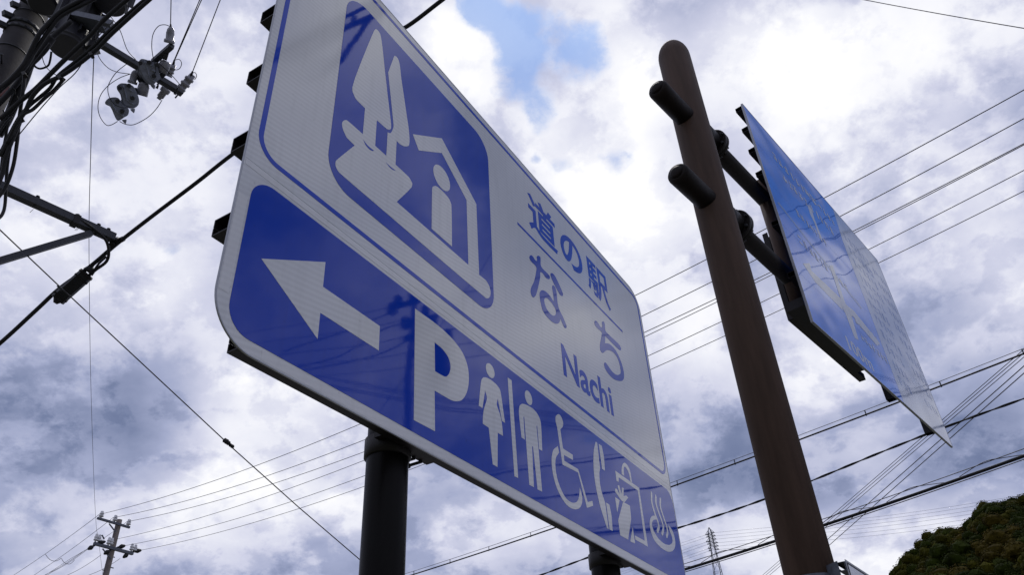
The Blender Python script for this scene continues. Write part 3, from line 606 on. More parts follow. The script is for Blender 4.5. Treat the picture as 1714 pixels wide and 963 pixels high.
def dashes(name, cells, m, l0=.85, l1=1.3):
    """print too slanted to be read: short strokes in rows"""
    mb = MB()
    for (x0, x1, z0, h) in cells:
        x = x0
        while x < x1 - .02:
            w = h * rs.uniform(.7, 1.0)
            for k in range(4):
                if rs.random() < .5: yy = z0 + h * rs.uniform(0, .8); mb.plate([[(x, yy), (x + w * .8, yy), (x + w * .8, yy + h * .13), (x, yy + h * .13)]], ORG2, U2, Z, lift(l0 + k * .03), lift(l1 + k * .05))
                else: xx = x + w * rs.uniform(0, .65); mb.plate([[(xx, z0), (xx + w * .13, z0), (xx + w * .13, z0 + h * rs.uniform(.5, 1)), (xx, z0 + h * .9)]], ORG2, U2, Z, lift(l0 + .2 + k * .03), lift(l1 + .3 + k * .05))
            x += w * 1.25
    return mb.build(name, MT[m], sign2, kind='stuff')
dashes('map_caption', [(6.45, 7.5, 5.75, .13), (6.55, 7.9, 5.5, .13), (7.25, 8.1, 5.78, .12), (6.6, 7.3, 5.05, .11)], 'line2')
dashes('map_caption', [(6.35, 7.6, 4.55, .12), (7.1, 8.1, 4.1, .12), (7.4, 8.15, 3.9, .1)], 'line2')
dashes('side_caption', [(8.35, 9.2 - .04 * k, 5.75 - .2 * k, .13) for k in range(11)], 'ink2')
dashes('side_caption', [(9.25, 9.72, 5.70 - .21 * k, .12) for k in range(10)], 'ink2')

# small sign fixed low on the brown pole
U3 = az_dir(55.0); N3 = right_of(U3)
tl = at(1414.5, 937, 5.15)
b3 = tl.copy(); b3[2] = tl[2] - .6
sign3 = thing('small_pole_sign', b3, 'small grey-framed sign clamped low on the brown pole', 'road sign')
mb = MB(); W3, H3 = 1.1, .6
mb.plate([[(0, -H3), (W3, -H3), (W3, 0), (0, 0)]], tl, U3, Z, -.004, 0); mb.build('face', MT['alu'], sign3)
mb = MB(); mb.plate([[(.028, -H3 + .02), (W3 - .02, -H3 + .02), (W3 - .02, -.024), (.028, -.024)]], tl, U3, Z, .0005, .0015); mb.build('pale_field', MT['edge'], sign3)
o3 = [(.016, -H3 + .01), (W3 - .01, -H3 + .01), (W3 - .01, -.014), (.016, -.014)]; i3 = [(.026, -H3 + .018), (W3 - .018, -H3 + .018), (W3 - .018, -.022), (.026, -.022)]
mb = MB(); mb.plate([o3, i3[::-1]], tl, U3, Z, .0005, .0022); mb.build('dark_outline', MT['black'], sign3)
for dz in (-.035, -.42):
    mb = MB(); channel(mb, -.004, W3 - .05, dz, .045, .05, tl, U3, N3, back0=.006, lip=.012, t=.003); mb.build('back_rail', MT['steel'], sign3)
mb = MB(); q = tl - N3 * .052 + Z * -.10; mb.box(q + U3 * .0, -U3 * .0 + (pole_xy * [1, 1, 0] + Z * q[2] - q) * .86, N3 * .006, Z * .10); mb.build('bracket_plate', MT['steel'], sign3)
mb = MB(); q = pole_xy * [1, 1, 0] + Z * (tl[2] - .115); mb.tube_axis([(q, .157), (q + Z * .075, .157)], Z, 40); mb.build('clamp_band', MT['steel'], sign3)

# ------------------------------------------------------------------ wires
def frac(a): return a
def fit_curve(pts, c, deg=2):
    X, Y = [], []
    for p in pts:
        w = ray(*p); k = c / (w @ U2); X.append(float((w @ N2) * k)); Y.append(float(w[2] * k))
    return np.polyfit(X, Y, deg)
def wire_pts(co, c, a, b, n=60, c_end=None):
    return [U2 * (c + ((c_end - c) * (t - a) / (b - a) if c_end is not None else 0)) + N2 * t + Z * (CAM_H + np.polyval(co, t)) for t in np.linspace(a, b, n)]
ORD6 = ['uppermost', 'second from the top', 'third from the top', 'fourth from the top', 'second from the bottom', 'lowest']
INS = [(165.3,862.6),(188.5,868),(211.7,874.9),(195,904),(205,915.8),(232,923.5)]
FP = np.array([-15.261, 27.956, 0.0]); UF = U1
WIRES = [[(165.3,862.6),(430,779),(560,728),(597,712),(1063.6,497),(1140,457.8),(1378,332),(1480,279),(1594,215),(1714,148)],
[(188.5,868),(430,801.6),(560,756),(605.5,738.8),(1073.6,531),(1140,499.7),(1405.5,363.5),(1480,324),(1594,262),(1714,196)],
[(211.7,874.9),(430,818),(560,774.5),(605.5,758),(1078,558.5),(1140,531),(1427,389),(1480,361),(1594,301),(1714,238)],
[(195,904),(430,836),(560,790),(607,772),(1080,566),(1140,537.6),(1429.6,391),(1480,364),(1594,304),(1714,241)],
[(205,915.8),(430,858),(560,814.7),(607,797),(1086.7,598.6),(1140,573.8),(1452,419),(1480,404.7),(1594,345),(1714,283)],
[(232,923.5),(430,872.7),(560,831.5),(606.5,815.8),(680,789),(1090,621),(1140,598.6),(1471,441),(1650,350),(1714,318)]]
for i, wp in enumerate(WIRES):
    q = on_wall(*INS[i], FP, UF); cc = float(q @ U2); nn_ = float(q @ N2)
    co = fit_curve(wp, cc)
    pts = wire_pts(co, cc, nn_, 17.5, 70)
    o = MB().tube(pts, .0085 if i < 3 else .0075, 5).build('power_line', MT['wire'])
    tag(o, ORD6[i] + ' of the six thin lines rising from the far pole', 'power line', 'power lines from the far pole')

# lashed and hung communication cables crossing lower down
A_pts = [(690,962),(778,936),(873,904),(935,884),(1130,811),(1210,784),(1266,763),(1342,734),(1440,700),(1500,675),(1640,622),(1714,592)]
B_pts = [(903,963),(960,946),(985,935),(1138,884),(1200,862),(1282,833),(1362,803),(1440,771),(1500,750),(1580,722),(1640,697),(1714,668)]
C_pts = [(1150,953),(1200,938),(1298,906),(1380,880),(1440,858),(1500,840),(1600,806),(1714,763)]
coA, coB, coC = fit_curve(A_pts, 11.0), fit_curve(B_pts, 11.25), fit_curve(C_pts, 11.5)
print('cables', coA, coB, coC)
def cable_range(a, b, step): return np.arange(a, b, step)
cab = thing('hung_cable', U2 * 11.0 + N2 * -20, 'black cable clipped to a thin wire, highest of three cables behind the brown pole', 'cable')
MB().tube(wire_pts(coA, 11.0, -30, 16, 80), .012, 6).build('cable', MT['rubber'], cab)
MB().tube([p + Z * .065 for p in wire_pts(coA, 11.0, -30, 16, 80)], .0045, 5).build('messenger_wire', MT['wire'], cab)
for t in cable_range(-29, 15, 1.05):
    p = wire_pts(coA, 11.0, t, t + .01, 2)[0]; MB().bar(p - Z * .02 , p + Z * .068, .012, .012).build('hanger_clip', MT['dsteel'], cab)
cb2 = thing('twisted_cable', U2 * 11.25 + N2 * -20, 'wavy twisted black service cable, middle one of three cables behind the brown pole', 'cable')
for ph in (0, math.pi):
    pts = wire_pts(coB, 11.25, -30, 16, 420)
    MB().tube([p + (U2 * math.cos(.95 * i + ph) + Z * math.sin(.95 * i + ph)) * .009 + Z * (.03 * math.sin(i * .13)) for i, p in enumerate(pts)], .009, 5).build('strand', MT['rubber'], cb2)
cb3 = thing('lashed_cable', U2 * 11.5 + N2 * -20, 'thick black cable lashed under a support wire, passing in front of the pylon', 'cable')
MB().tube(wire_pts(coC, 11.5, -30, 16, 90), .022, 8).build('cable', MT['rubber'], cb3)
MB().tube([p - Z * .034 + U2 * .02 for p in wire_pts(coC, 11.5, -30, 16, 90)], .007, 5).build('drop_wire', MT['wire'], cb3)
MB().tube([p + Z * .085 for p in wire_pts(coC, 11.5, -30, 16, 90)], .006, 5).build('support_wire', MT['wire'], cb3)
for j, t in enumerate(cable_range(-24, 14, 1.0)):
    a, b = wire_pts(coC, 11.5, t, t + .8, 2)
    MB().tube(smooth_open([a + Z * .025, a * .7 + b * .3 + Z * .085, (a + b) / 2 + Z * .10, a * .3 + b * .7 + Z * .07, b + Z * .02], 3), .005, 4).build('lashing_loop', MT['wire'], cb3)
# five slanting lines
DG = [((1395-16,875),(1714,585)),((1386,874),(1714,591)),((1395,872),(1714,598)),((1385,904),(1714,613)),((1387,914.5),(1714,625))]
for i, (a, b) in enumerate(DG):
    hz = (7.2, 7.2, 7.2, 6.6, 6.6)[i]
    wb_ = ray(*b); pb = EYE + wb_ * (hz / wb_[2]); wa_ = ray(*a); pa = EYE + wa_ * ((hz + .35) / wa_[2])
    d = pa - pb; pts = [pb - d * .8 + (d * 2.6) * t for t in np.linspace(0, 1, 24)]
    o = MB().tube(pts, .0095 if i > 2 else .0075, 5).build('service_wire', MT['wire'])
    tag(o, ('leftmost', 'second from the left', 'third from the left', 'second from the right', 'rightmost')[i] + ' of five steep wires right of the brown pole', 'power line', 'steep wires right of the brown pole')
# single wire in the top right corner
q0, q1 = at(1380, -14, 14), at(1780, 58, 11); p0, p1 = q0 - (q1 - q0) * 3.0 + Z * .2, q1 + (q1 - q0) * 3.0 + Z * .2
tag(MB().tube([q0 + (q1 - q0) * t - Z * (.12 * t * (1 - t)) for t in np.linspace(-3, 4, 60)], .006, 5).build('overhead_wire', MT['wire']), 'lone thin wire crossing the top right corner of the sky', 'power line')

# ------------------------------------------------------------------ far pole (bottom left) and other poles
def px_on(px, py): return on_wall(px, py, FP, UF)
def pin_insulator(parent, foot, h, r, m='porcelain_w', name='insulator'):
    mb = MB(); f = np.array(foot); mb.lathe(f, f + Z * h, [(0, r * .35), (.2, r * .35), (.2, r), (.32, r * .95), (.45, r * .6), (.5, r * .9), (.62, r * .9), (.72, r * .6), (.8, r * .7), (.95, r * .55), (1, r * .2)], 12)
    return mb.build(name, MT[m], parent)
FP = px_on(196.5, 885); FP[2] = 0
fp = thing('utility_pole', FP, 'distant utility pole with two crossarms and insulators standing at the bottom left', 'utility pole', 'utility poles')
top_z = float(px_on(198, 870.5)[2])
MB().lathe(FP - Z * .1, FP + Z * top_z, [(0, .15), (1, .10)], 20).build('pole', MT['concrete2'], fp)
def arm_px(parent, a, b, w, m='steel', off=.16):
    q0, q1 = px_on(*a), px_on(*b); z0 = (q0[2] + q1[2]) / 2; q0[2] = q1[2] = z0; f = N1 * off
    MB().bar(q0 + f, q1 + f, w).build('crossarm', MT[m], parent); return q0 + f, q1 + f
arm_px(fp, (158, 870.8), (212.5, 884.3), .075); arm_px(fp, (152, 914), (218, 927.5), .10); 
for p in ((163.5, 871), (186.5, 877), (210, 881)):
    q = px_on(*p); q[2] = (px_on(158, 870.8)[2] + px_on(212.5, 884.3)[2]) / 2 + .04; pin_insulator(fp, q + N1 * .16, .26, .085)
zz = (px_on(152, 914)[2] + px_on(218, 927.5)[2]) / 2 + .06
for x in (153, 158.5, 176, 181, 217, 223):
    q = px_on(x, 915); q[2] = zz; pin_insulator(fp, q + N1 * .16, .30, .075)
for a, b in (((172, 909), (152, 913)), ((205, 915.8), (190, 919)), ((232, 923.5), (216, 926)), ((142, 922), (155, 915)), ((169, 930), (182, 922)), ((201, 936), (213, 927))):
    q0, q1 = px_on(*a), px_on(*b)
    MB().lathe(q0 + N1 * .16, q1 + N1 * .16, [(0, .02), (.1, .05), (.4, .085), (.6, .06), (.7, .035), (1, .02)], 12).build('strain_insulator', MT['rubber'], fp)
for a, b in (((178, 879), (189, 893)), ((167, 921), (181, 938)), ((166, 898), (170, 905))):
    MB().bar(px_on(*a) + N1 * .16, px_on(*b) + N1 * .15, .035).build('brace', MT['steel'], fp)
for k, (x, y) in enumerate(((192, 934), (190, 952), (172, 955))):
    q = px_on(x, y); c_ = FP * [1, 1, 0] + Z * q[2]; MB().bar(c_, q, .03).build('step_bolt', MT['steel'], fp)
# lines leaving the far pole towards the lower left
LOW = [((165.3,862.6),(24,963)),((188.5,868),(58,963)),((211.7,874.9),(120,935)),((142,922),(76,963)),((147,920),(88,958)),((169,930),(114,963)),((201,936),(150,963))]
LOWL = ['upper left', 'second', 'third', 'fourth', 'fifth', 'sixth', 'lowest']
for i, (a, b) in enumerate(LOW):
    q0 = px_on(*a); w = ray(*b); D_ = float(np.linalg.norm(q0 - EYE)) * 1.18; q1 = EYE + w * D_; d = q1 - q0
    o = MB().tube([q0 + d * t + Z * (.25 * (t * (t - 1)) if t < 1 else 0) for t in np.linspace(0, 1.9, 16)], .010, 4).build('power_line', MT['wire'])
    tag(o, ('uppermost', 'second from the top', 'third from the top', 'fourth from the top', 'third from the bottom', 'second from the bottom', 'lowest')[i] + ' of thin wires going lower left from the far pole', 'power line', 'lines leaving the far pole')
for i, pts in enumerate(([(76, 929), (84, 938), (94, 940), (103, 935)], [(103, 936), (108, 943), (117, 945), (125, 938)])):
    o = MB().tube(smooth_open([EYE + ray(*p) * 36 for p in pts], 5), .009, 4).build('jumper_wire', MT['wire'])
    tag(o, ('left', 'right')[i] + ' small looped jumper wire hanging from the lines by the far pole', 'wire', 'jumper loops by the far pole')

def simple_pole(loc, h, arms, label, ud, wires_to=None):
    t = thing('utility_pole', loc, label, 'utility pole', 'utility poles'); loc = np.array(loc, float)
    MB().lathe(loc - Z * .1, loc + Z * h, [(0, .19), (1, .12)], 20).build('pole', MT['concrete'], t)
    nd = right_of(ud)
    for (dz, ln) in arms:
        a = loc + Z * (h - dz) - ud * ln + nd * .15; b = loc + Z * (h - dz) + ud * ln + nd * .15
        MB().bar(a, b, .09).build('crossarm', MT['steel'], t)
        for k in (0, .35, .65, 1): pin_insulator(t, a + (b - a) * k + Z * .045, .26, .075)
    return t
# pole at the other end of the six lines, across the road behind the viewer (mirrored in the signs)
ep = U2 * 11.9 + N2 * 17.5
simple_pole(ep, 12.3, ((.35, 1.1), (1.3, 1.3)), 'utility pole across the road behind the viewer', U2)
def mirror(px, py, hd):
    """point seen reflected in sign 1, at level distance hd from the sign"""
    w = ray(px, py); r_ = w - 2 * (w @ N1) * N1; s_, t_ = S(px, py); P0 = EYE + (ORG1 + U1 * s_ + Z * t_ - EYE) * KS; return P0 + r_ * (hd / math.hypot(r_[0], r_[1]))
mp_ = mirror(690, 512, 19.0); mt = thing('utility_pole', (mp_[0], mp_[1], 0), 'utility pole whose dark crossarms show mirrored beside the letter P of the sign', 'utility pole', 'utility poles')
MB().lathe(np.array([mp_[0], mp_[1], -.1]), mp_ + Z * .2, [(0, .14), (1, .10)], 20).build('pole', MT['concrete2'], mt)
for a, b in (((648, 518), (700, 503)), ((672, 545), (735, 530)), ((675, 570), (740, 552)), ((742, 600), (690, 592))):
    MB().bar(mirror(*a, 18.9), mirror(*b, 19.2), .16).build('crossarm', MT['black'], mt)
for a in ((690, 494), (664, 503), (655, 516), (676, 541), (690, 560), (712, 520), (728, 540), (752, 560), (745, 600), (748, 625)):
    q = mirror(*a, 18.9); MB().lathe(q - Z * .3, q + Z * .2, [(0, .05), (.2, .16), (.8, .16), (1, .05)], 12).build('insulator', MT['rubber'], mt)
q = mirror(735, 600, 18.8); MB().lathe(q - Z * .75, q + Z * .4, [(0, .30), (.05, .34), (.95, .34), (1, .28)], 20).build('transformer', MT['black'], mt)
for i, pts in enumerate(([(662, 522), (600, 545), (540, 568), (470, 592)], [(676, 545), (640, 553), (560, 600), (480, 622)], [(680, 572), (640, 590), (560, 612), (500, 625)])):
    o = MB().tube(smooth_open([mirror(x, y, 18.5) for x, y in pts], 6), .022, 5).build('power_line', MT['wire'])
    tag(o, ('upper', 'middle', 'lower')[i] + ' of three wires mirrored between arrow and letter P', 'power line', 'wires mirrored in the sign')
# cables high above, mirrored near the top of the sign
for i, (pts, r_, hd) in enumerate((([(408, 122), (440, 108), (490, 85), (545, 64), (600, 36), (622, 26), (652, 12)], .065, 9.0), ([(622, 28), (600, 58), (583, 80), (570, 102), (548, 113), (520, 115), (478, 103)], .06, 9.2), ([(545, 66), (575, 50), (605, 38), (624, 27)], .025, 9.1))):
    o = MB().tube(smooth_open([mirror(x, y, hd) for x, y in pts], 8), r_, 8).build('overhead_cable', MT['rubber'])
    tag(o, ('thick straight cable mirrored near the top left of the sign', 'thick drooping cable mirrored over the trees pictogram', 'short thin cable mirrored beside the thick one')[i], 'cable')
q = mirror(592, 34, 9.0); o = MB().box(q - [.10, .05, .12], (.22, 0, 0), (0, .12, 0), (0, 0, .24)).build('cable_box', MT['rubber']); tag(o, 'small dark box on the cable mirrored above the pictogram square', 'cable box')

# ------------------------------------------------------------------ near utility pole (upper left)
NPaz, NPr = 135.3, 7.35
NP = az_dir(NPaz) * NPr
near = thing('utility_pole', NP, 'near concrete utility pole at the upper left with transformers and many black cables', 'utility pole', 'utility poles')
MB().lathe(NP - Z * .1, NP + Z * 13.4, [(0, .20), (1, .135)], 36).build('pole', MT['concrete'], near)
def ring(z_, h, r_, m, name='band', par=None):
    q = NP + Z * z_; return MB().tube_axis([(q, r_), (q + Z * h, r_)], Z, 40).build(name, MT[m], par or near)
def zat(px, py):   # height on the pole axis seen at this pixel
    w = ray(px, py); return CAM_H + w[2] * NPr / math.hypot(w[0], w[1])
zb = zat(45, 42) - .22
b1 = ring(zb, .05, .168, 'dsteel'); b2 = ring(zb + .09, .05, .168, 'dsteel'); ring(zb + .30, .02, .160, 'dsteel'); ring(zb - .32, .015, .168, 'dsteel'); ring(zb + .62, .03, .162, 'dsteel')
for bb, z_ in ((b1, zb), (b2, zb + .09)):
    for k in range(16):
        a = 2 * math.pi * k / 16; dv = np.array([math.cos(a), math.sin(a), 0]); q = NP + dv * .1665 + Z * (z_ + .013)
        MB().box(q - np.cross(dv, Z) * .012, np.cross(dv, Z) * .024, dv * .004, Z * .024).build('slot', MT['black'], bb)
for k, (x, y) in enumerate(((12, 24), (2, 40), (25, 8))):
    q = NP * [1, 1, 0] + Z * zat(x + 20, y + 8); e = at(x, y, float(np.linalg.norm(q - EYE)) - .1); MB().bar(q, e + (e - q) * .2, .05, .06).build('band_bracket', MT['dsteel'], near)
for z_, an in ((zb - .62, -60), (zb - 1.1, 120), (zb + .9, -40)):
    a = R(an); dv = np.array([math.cos(a), math.sin(a), 0]); MB().lathe(NP + dv * .15 + Z * z_, NP + dv * .30 + Z * z_, [(0, .009), (.9, .009), (.9, .016), (1, .016)], 8).build('step_bolt', MT['dsteel'], near)
# crossarm with the cutouts, on the side facing the viewer
AP = NP + N2 * .20
def pa(px, py): return on_wall(px, py, AP, U2)
a0, a1 = pa(120, 48), pa(306, 154); zc_ = (a1[2] + pa(190, 88)[2]) / 2; a0 = NP + N2 * .20 - U2 * .6; a0[2] = a1[2] = zc_
MB().bar(a0, a1, .075, .075).build('crossarm', MT['dsteel'], near)
MB().lathe(at(190.5, 86, 9.4), at(190.5, 86, 9.6), [(0, .01), (1, .01)], 8).build('bolt', MT['steel'], near)
DA = float(np.linalg.norm(pa(245, 122) - EYE))
print('arm dist', DA, 'pole dist', np.linalg.norm(NP + Z * zb - EYE), 'arm z', zc_)
s0 = at(256, 104, DA - .15); s1 = at(288, 76, DA - .35); MB().bar(s0, s1, .06, .07).build('side_arm', MT['dsteel'], near)
MB().bar(at(276, 98, DA - .25), at(279, 88, DA - .3), .05, .05).build('side_arm_block', MT['dsteel'], near)
PX = lambda n, d=None: n * (d or DA) / 1750.0
def ins(a, b, wpx, prof, m='porcelain', name='insulator', d=0.0):
    p, q = at(*a, DA - .12 + d), at(*b, DA - .12 + d); r_ = PX(wpx) / 2
    return MB().lathe(p, q, [(t, r_ * k) for t, k in prof], 24).build(name, MT[m], near)
BELL = [(0, .35), (0, .95), (.08, 1.0), (.22, .95), (.24, .72), (.62, .76), (.66, .70), (.8, .66), (.95, .38), (1, .1)]
RIB = [(0, .5), (.0, .9), (.12, .95), (.14, .75), (.3, .75), (.32, 1.0), (.44, 1.0), (.46, .78), (.62, .78), (.64, .98), (.76, .95), (.78, .7), (1, .62)]
CUP = [(0, .25), (.02, .5), (.12, .5), (.12, .8), (.04, .85), (0, 1.0), (.5, 1.0), (.85, .9), (1, .6)]
ins((283, 72), (286.5, 44), 20, BELL, d=-.2)
ins((270, 121), (279, 102), 22, CUP, d=-.1)
ins((282, 128), (291, 108), 14, RIB)
ins((302, 150), (323, 125), 19, RIB, d=-.05)
ins((279, 148), (265, 166), 18, [(0, .3), (0, 1), (.15, 1.05), (.35, 1.0), (.37, .72), (.8, .74), (.82, .5), (1, .45)], d=-.05)
ins((237, 160), (242, 138), 21, CUP, d=-.1)
ins((221, 140), (227, 117), 18, BELL, d=-.05)
for a, b in (((286, 50), (285.6, 40)), ((290, 108), (292, 100)), ((320, 126), (322.5, 119)), ((262, 148), (265, 142)), ((292, 158), (296, 152))):
    MB().lathe(at(*a, DA - .2), at(*b, DA - .2), [(0, .016), (1, .010)], 8).build('end_fitting', MT['rubber'], near)
for a_, b_, w_ in (((226, 118), (246, 150), .05), ((246, 128), (274, 112), .05), ((210, 150), (238, 152), .045), ((236, 150), (244, 130), .06), ((196, 178), (222, 158), .045), ((268, 128), (280, 118), .05)):
    MB().bar(at(*a_, DA - .16), at(*b_, DA - .16), w_).build('cutout_bracket', MT['dsteel'], near)
def housing(pts, ribs, d):
    cx = sum(p[0] for p in pts) / len(pts) * .1454 + 160; cy = sum(p[1] for p in pts) / len(pts) * .1454 + 80
    w = ray(cx, cy); ax = np.cross(w, Z); ax /= np.linalg.norm(ax); ay = np.cross(ax, w); o = EYE + w * d; kk = d
    def cv(lp, sh=1.0):
        out = []
        for p in lp:
            r_ = ray(p[0] * .1454 + 160, p[1] * .1454 + 80); r_ = r_ / (r_ @ w) - w; out.append((float(r_ @ ax) * kk, float(r_ @ ay) * kk))
        c0_ = np.mean(out, 0); return [tuple(c0_ + (np.array(q) - c0_) * sh) for q in out]
    sm_ = [tuple(p) for p in smooth_closed(pts, 3)]
    co_ = thing_part = MB().plate([cv(sm_)], o, ax, ay, -.11, 0).build('cutout_housing', MT['polymer'], near)
    MB().plate([cv(sm_, .82)], o, ax, ay, 0, .018).build('raised_rib', MT['polymer'], co_)
    for rb in ribs:
        q = cv(rb); MB().tube([o + ax * x[0] + ay * x[1] + np.cross(ax, ay) * .02 for x in smooth_open([(a, b, 0) for a, b in q], 4)], .011, 8).build('moulded_ridge', MT['polymer'], co_)
    return co_
housing([(530,125),(600,140),(640,160),(690,165),(735,300),(748,345),(690,400),(660,432),(600,415),(540,350),(485,200),(500,150)], [[(560,150),(600,260),(620,340),(680,390)], [(620,190),(660,210)], [(635,250),(690,275)]], DA - .30)
housing([(245,440),(300,405),(420,430),(460,480),(500,590),(490,660),(430,700),(370,690),(310,650),(285,540),(248,480)], [[(320,430),(350,560),(370,610),(440,650)], [(385,480),(425,500)], [(400,550),(440,570)]], DA - .34)
housing([(110,620),(160,575),(260,575),(310,650),(380,700),(375,770),(330,800),(260,840),(225,800),(170,680),(115,650)], [[(185,600),(210,680),(250,740),(330,790)], [(240,620),(275,640)]], DA - .38)
for (x, y, dd) in ((256, 142, .30), (222, 182, .34), (208, 200, .38)):
    o = at(x, y, DA - dd + .04); q = at(x + 2, y + 7, DA - dd + .04); MB().lathe(o, q, [(0, .03), (.5, .02), (1, .004)], 8).build('contact_fin', MT['polymer'], near)
for (x, y, dd) in ((250, 104, .36), (263, 108, .36), (235, 105, .33), (258, 127, .36), (200, 147, .4), (216, 143, .4), (222, 164, .4), (197, 169, .44), (205, 186, .44)):
    o = at(x, y, DA - dd); MB().lathe(o, at(x, y, DA - dd + .10), [(0, .020), (.2, .026), (1, .026)], 12).build('terminal_cap', MT['can'], near)
MB().lathe(at(300, 141, DA), at(296, 150, DA), [(0, .010), (1, .010)], 8).build('bolt', MT['dsteel'], near)
MB().lathe(at(293, 164, DA), at(298, 158, DA), [(0, .010), (1, .010)], 8).build('bolt', MT['dsteel'], near)
MB().lathe(at(263, 142, DA), at(268, 137, DA), [(0, .012), (1, .012)], 8).build('bolt', MT['dsteel'], near)
# transformers
def can(px, py, d, r_, h, lab):
    q = at(px, py, d); mb = MB(); mb.lathe(q, q + Z * h, [(0, r_ * .93), (.015, r_), (.06, r_), (.06, r_ * 1.03), (.08, r_ * 1.03), (.08, r_), (.9, r_), (.9, r_ * 1.05), (.93, r_ * 1.05), (.93, r_), (1, r_ * .8)], 40)
    o = mb.build('transformer', MT['can'], near); 
    for k in range(10):
        a = 2 * math.pi * k / 10; dv = np.array([math.cos(a), math.sin(a), 0]); MB().box(q + dv * r_ - np.cross(dv, Z) * .006 + Z * h * .14, np.cross(dv, Z) * .012, dv * .05, Z * h * .68).build('cooling_fin', MT['can'], o)
    for dx in (-.1, .1): MB().lathe(q + Z * h + np.array([dx, 0, 0]), q + Z * (h + .16) + np.array([dx, 0, 0]), [(0, .05), (.3, .05), (.35, .07), (.6, .07), (.65, .04), (1, .03)], 12).build('bushing', MT['porcelain'], o)
    return o
can(110, 80, 9.35, .17, .85, '')
can(184, 8, 9.55, .15, .7, '')
can(70, 8, 10.0, .14, .6, '')
MB().bar(at(120, 30, 9.5), at(176, 42, 9.25), .16, .07).build('hanger_bracket', MT['steel'], near)
MB().bar(at(166, 34, 9.2), at(187, 40, 9.15), .05, .07).build('bracket_end', MT['steel'], near)
MB().bar(at(152, 75, 9.3), at(158, 92, 9.3), .09, .09).build('junction_box', MT['rubber'], near)
MB().bar(at(78, 62, 9.6), at(120, 30, 9.7), .12, .12).build('hanger_bracket', MT['dsteel'], near)
# lower bracket arm with brace
LB = NP + N2 * .05
def pl(px, py): return on_wall(px, py, LB, U2)
e1 = pl(191, 399); zl = e1[2]; e0 = NP + N2 * .05; e0[2] = zl
MB().bar(e0, e1, .085, .085).build('bracket_arm', MT['dsteel'], near)
m1 = pl(152, 391); m0 = NP + N2 * .1; m0[2] = pl(0, 437)[2] - 1.1; q_ = pl(0, 437); dirb = q_ - m1
MB().bar(m1 - N2 * .0 + N2 * .0, m1 + dirb / np.linalg.norm(dirb) * (np.linalg.norm(m1[:2] - NP[:2]) / (np.linalg.norm(dirb[:2]) / np.linalg.norm(dirb))), .06, .06).build('brace', MT['dsteel'], near)
for (x, y) in ((60, 338), (129, 365), (164, 381), (181, 387)):
    q = pl(x, y); q[2] = zl; MB().lathe(q - Z * .06, q + Z * .085, [(0, .010), (.9, .010), (.9, .02), (1, .02)], 8).build('bolt', MT['dsteel'], near)
q = pl(126, 370); MB().bar(q - U2 * .03, q + U2 * .03, .10, .11).build('arm_clamp', MT['black'], near)
ARMD = float(np.linalg.norm(e1 - EYE)); print('bracket dist', ARMD, 'z', zl)

CABN = [0]
def cable(pts, r_, label, cat='cable', name='cable', m='rubber', seg=8, n=6, group=None):
    P = [at(*p) for p in pts]; o = MB().tube(smooth_open(P, n), r_, seg).build(name, MT[m]); tag(o, label, cat, group); return o
# long thick cable past the bracket and behind the sign
Q = [(-80, 640), (0, 575), (60, 520), (100, 483), (150, 447), (196, 408), (260, 358), (330, 305), (392, 256), (520, 162), (640, 70), (690, 38), (742, -2), (820, -60)]
dist = [ARMD + .25, ARMD + .15, ARMD + .1, ARMD + .05, ARMD, ARMD, ARMD - .15, ARMD - .35, ARMD - .5, ARMD - .8, ARMD - 1.0, ARMD - 1.1, ARMD - 1.2, ARMD - 1.35]
lead = thing('trunk_cable', at(196, 408, ARMD), 'thick black cable climbing from the lower left past the bracket and behind the station sign', 'cable')
tp = [at(x, y, d) for (x, y), d in zip(Q, dist)]; tp = [tp[0] + (tp[0] - tp[2]) * 3] + tp + [tp[-1] + (tp[-1] - tp[-4]) * 4]
MB().tube(smooth_open(tp, 6), .021, 10).build('cable', MT['rubber'], lead)
for (x, y) in ((191, 404), (200, 403), (186, 410)): MB().lathe(at(x, y, ARMD - .03), at(x + 6, y - 3, ARMD + .03), [(0, .03), (1, .03)], 8).build('clamp', MT['black'], lead)
sp_ = thing('splice_closure', at(120, 480, ARMD + .05), 'long black cable splice box hung on the thick cable left of the sign', 'cable box')
ca, cb_ = at(96, 502, ARMD + .02), at(146, 458, ARMD - .02); w_ = ray(120, 480)
dd_ = (cb_ - ca) / np.linalg.norm(cb_ - ca); sd_ = np.cross(dd_, w_); sd_ /= np.linalg.norm(sd_); dp_ = np.cross(sd_, dd_)
mb = MB(); prof_ = [(-.055, -.05), (.055, -.05), (.075, 0), (.055, .05), (-.055, .05), (-.075, 0)]
vs = [ca + sd_ * a + dp_ * b for a, b in prof_] + [cb_ + sd_ * a + dp_ * b for a, b in prof_]; mb.add(vs, [tuple(range(5, -1, -1)), tuple(range(6, 12))] + [(i, (i + 1) % 6, (i + 1) % 6 + 6, i + 6) for i in range(6)]); mb.build('box', MT['rubber'], sp_)
for t in (.12, .8, .95): q = ca + (cb_ - ca) * t; MB().bar(q - dd_ * .008, q + dd_ * .008, .158, .112, up=dp_).build('strap', MT['black'], sp_)
MB().lathe(at(147, 456, ARMD), at(156, 448, ARMD), [(0, .06), (.6, .05), (1, .02)], 12).build('nose', MT['rubber'], sp_)
MB().lathe(at(92, 508, ARMD + .02), at(97, 502, ARMD + .02), [(0, .02), (1, .05)], 12).build('nose', MT['rubber'], sp_)
cable([(0, 321, ARMD + .2), (60, 340, ARMD), (110, 358, ARMD - .08), (140, 372, ARMD - .1), (160, 386, ARMD - .1), (177, 402, ARMD - .1), (182, 421, ARMD - .1), (178, 438, ARMD - .08), (160, 452, ARMD - .04), (148, 462, ARMD)], .016, 'black cable along the bracket arm looping down to the splice box')
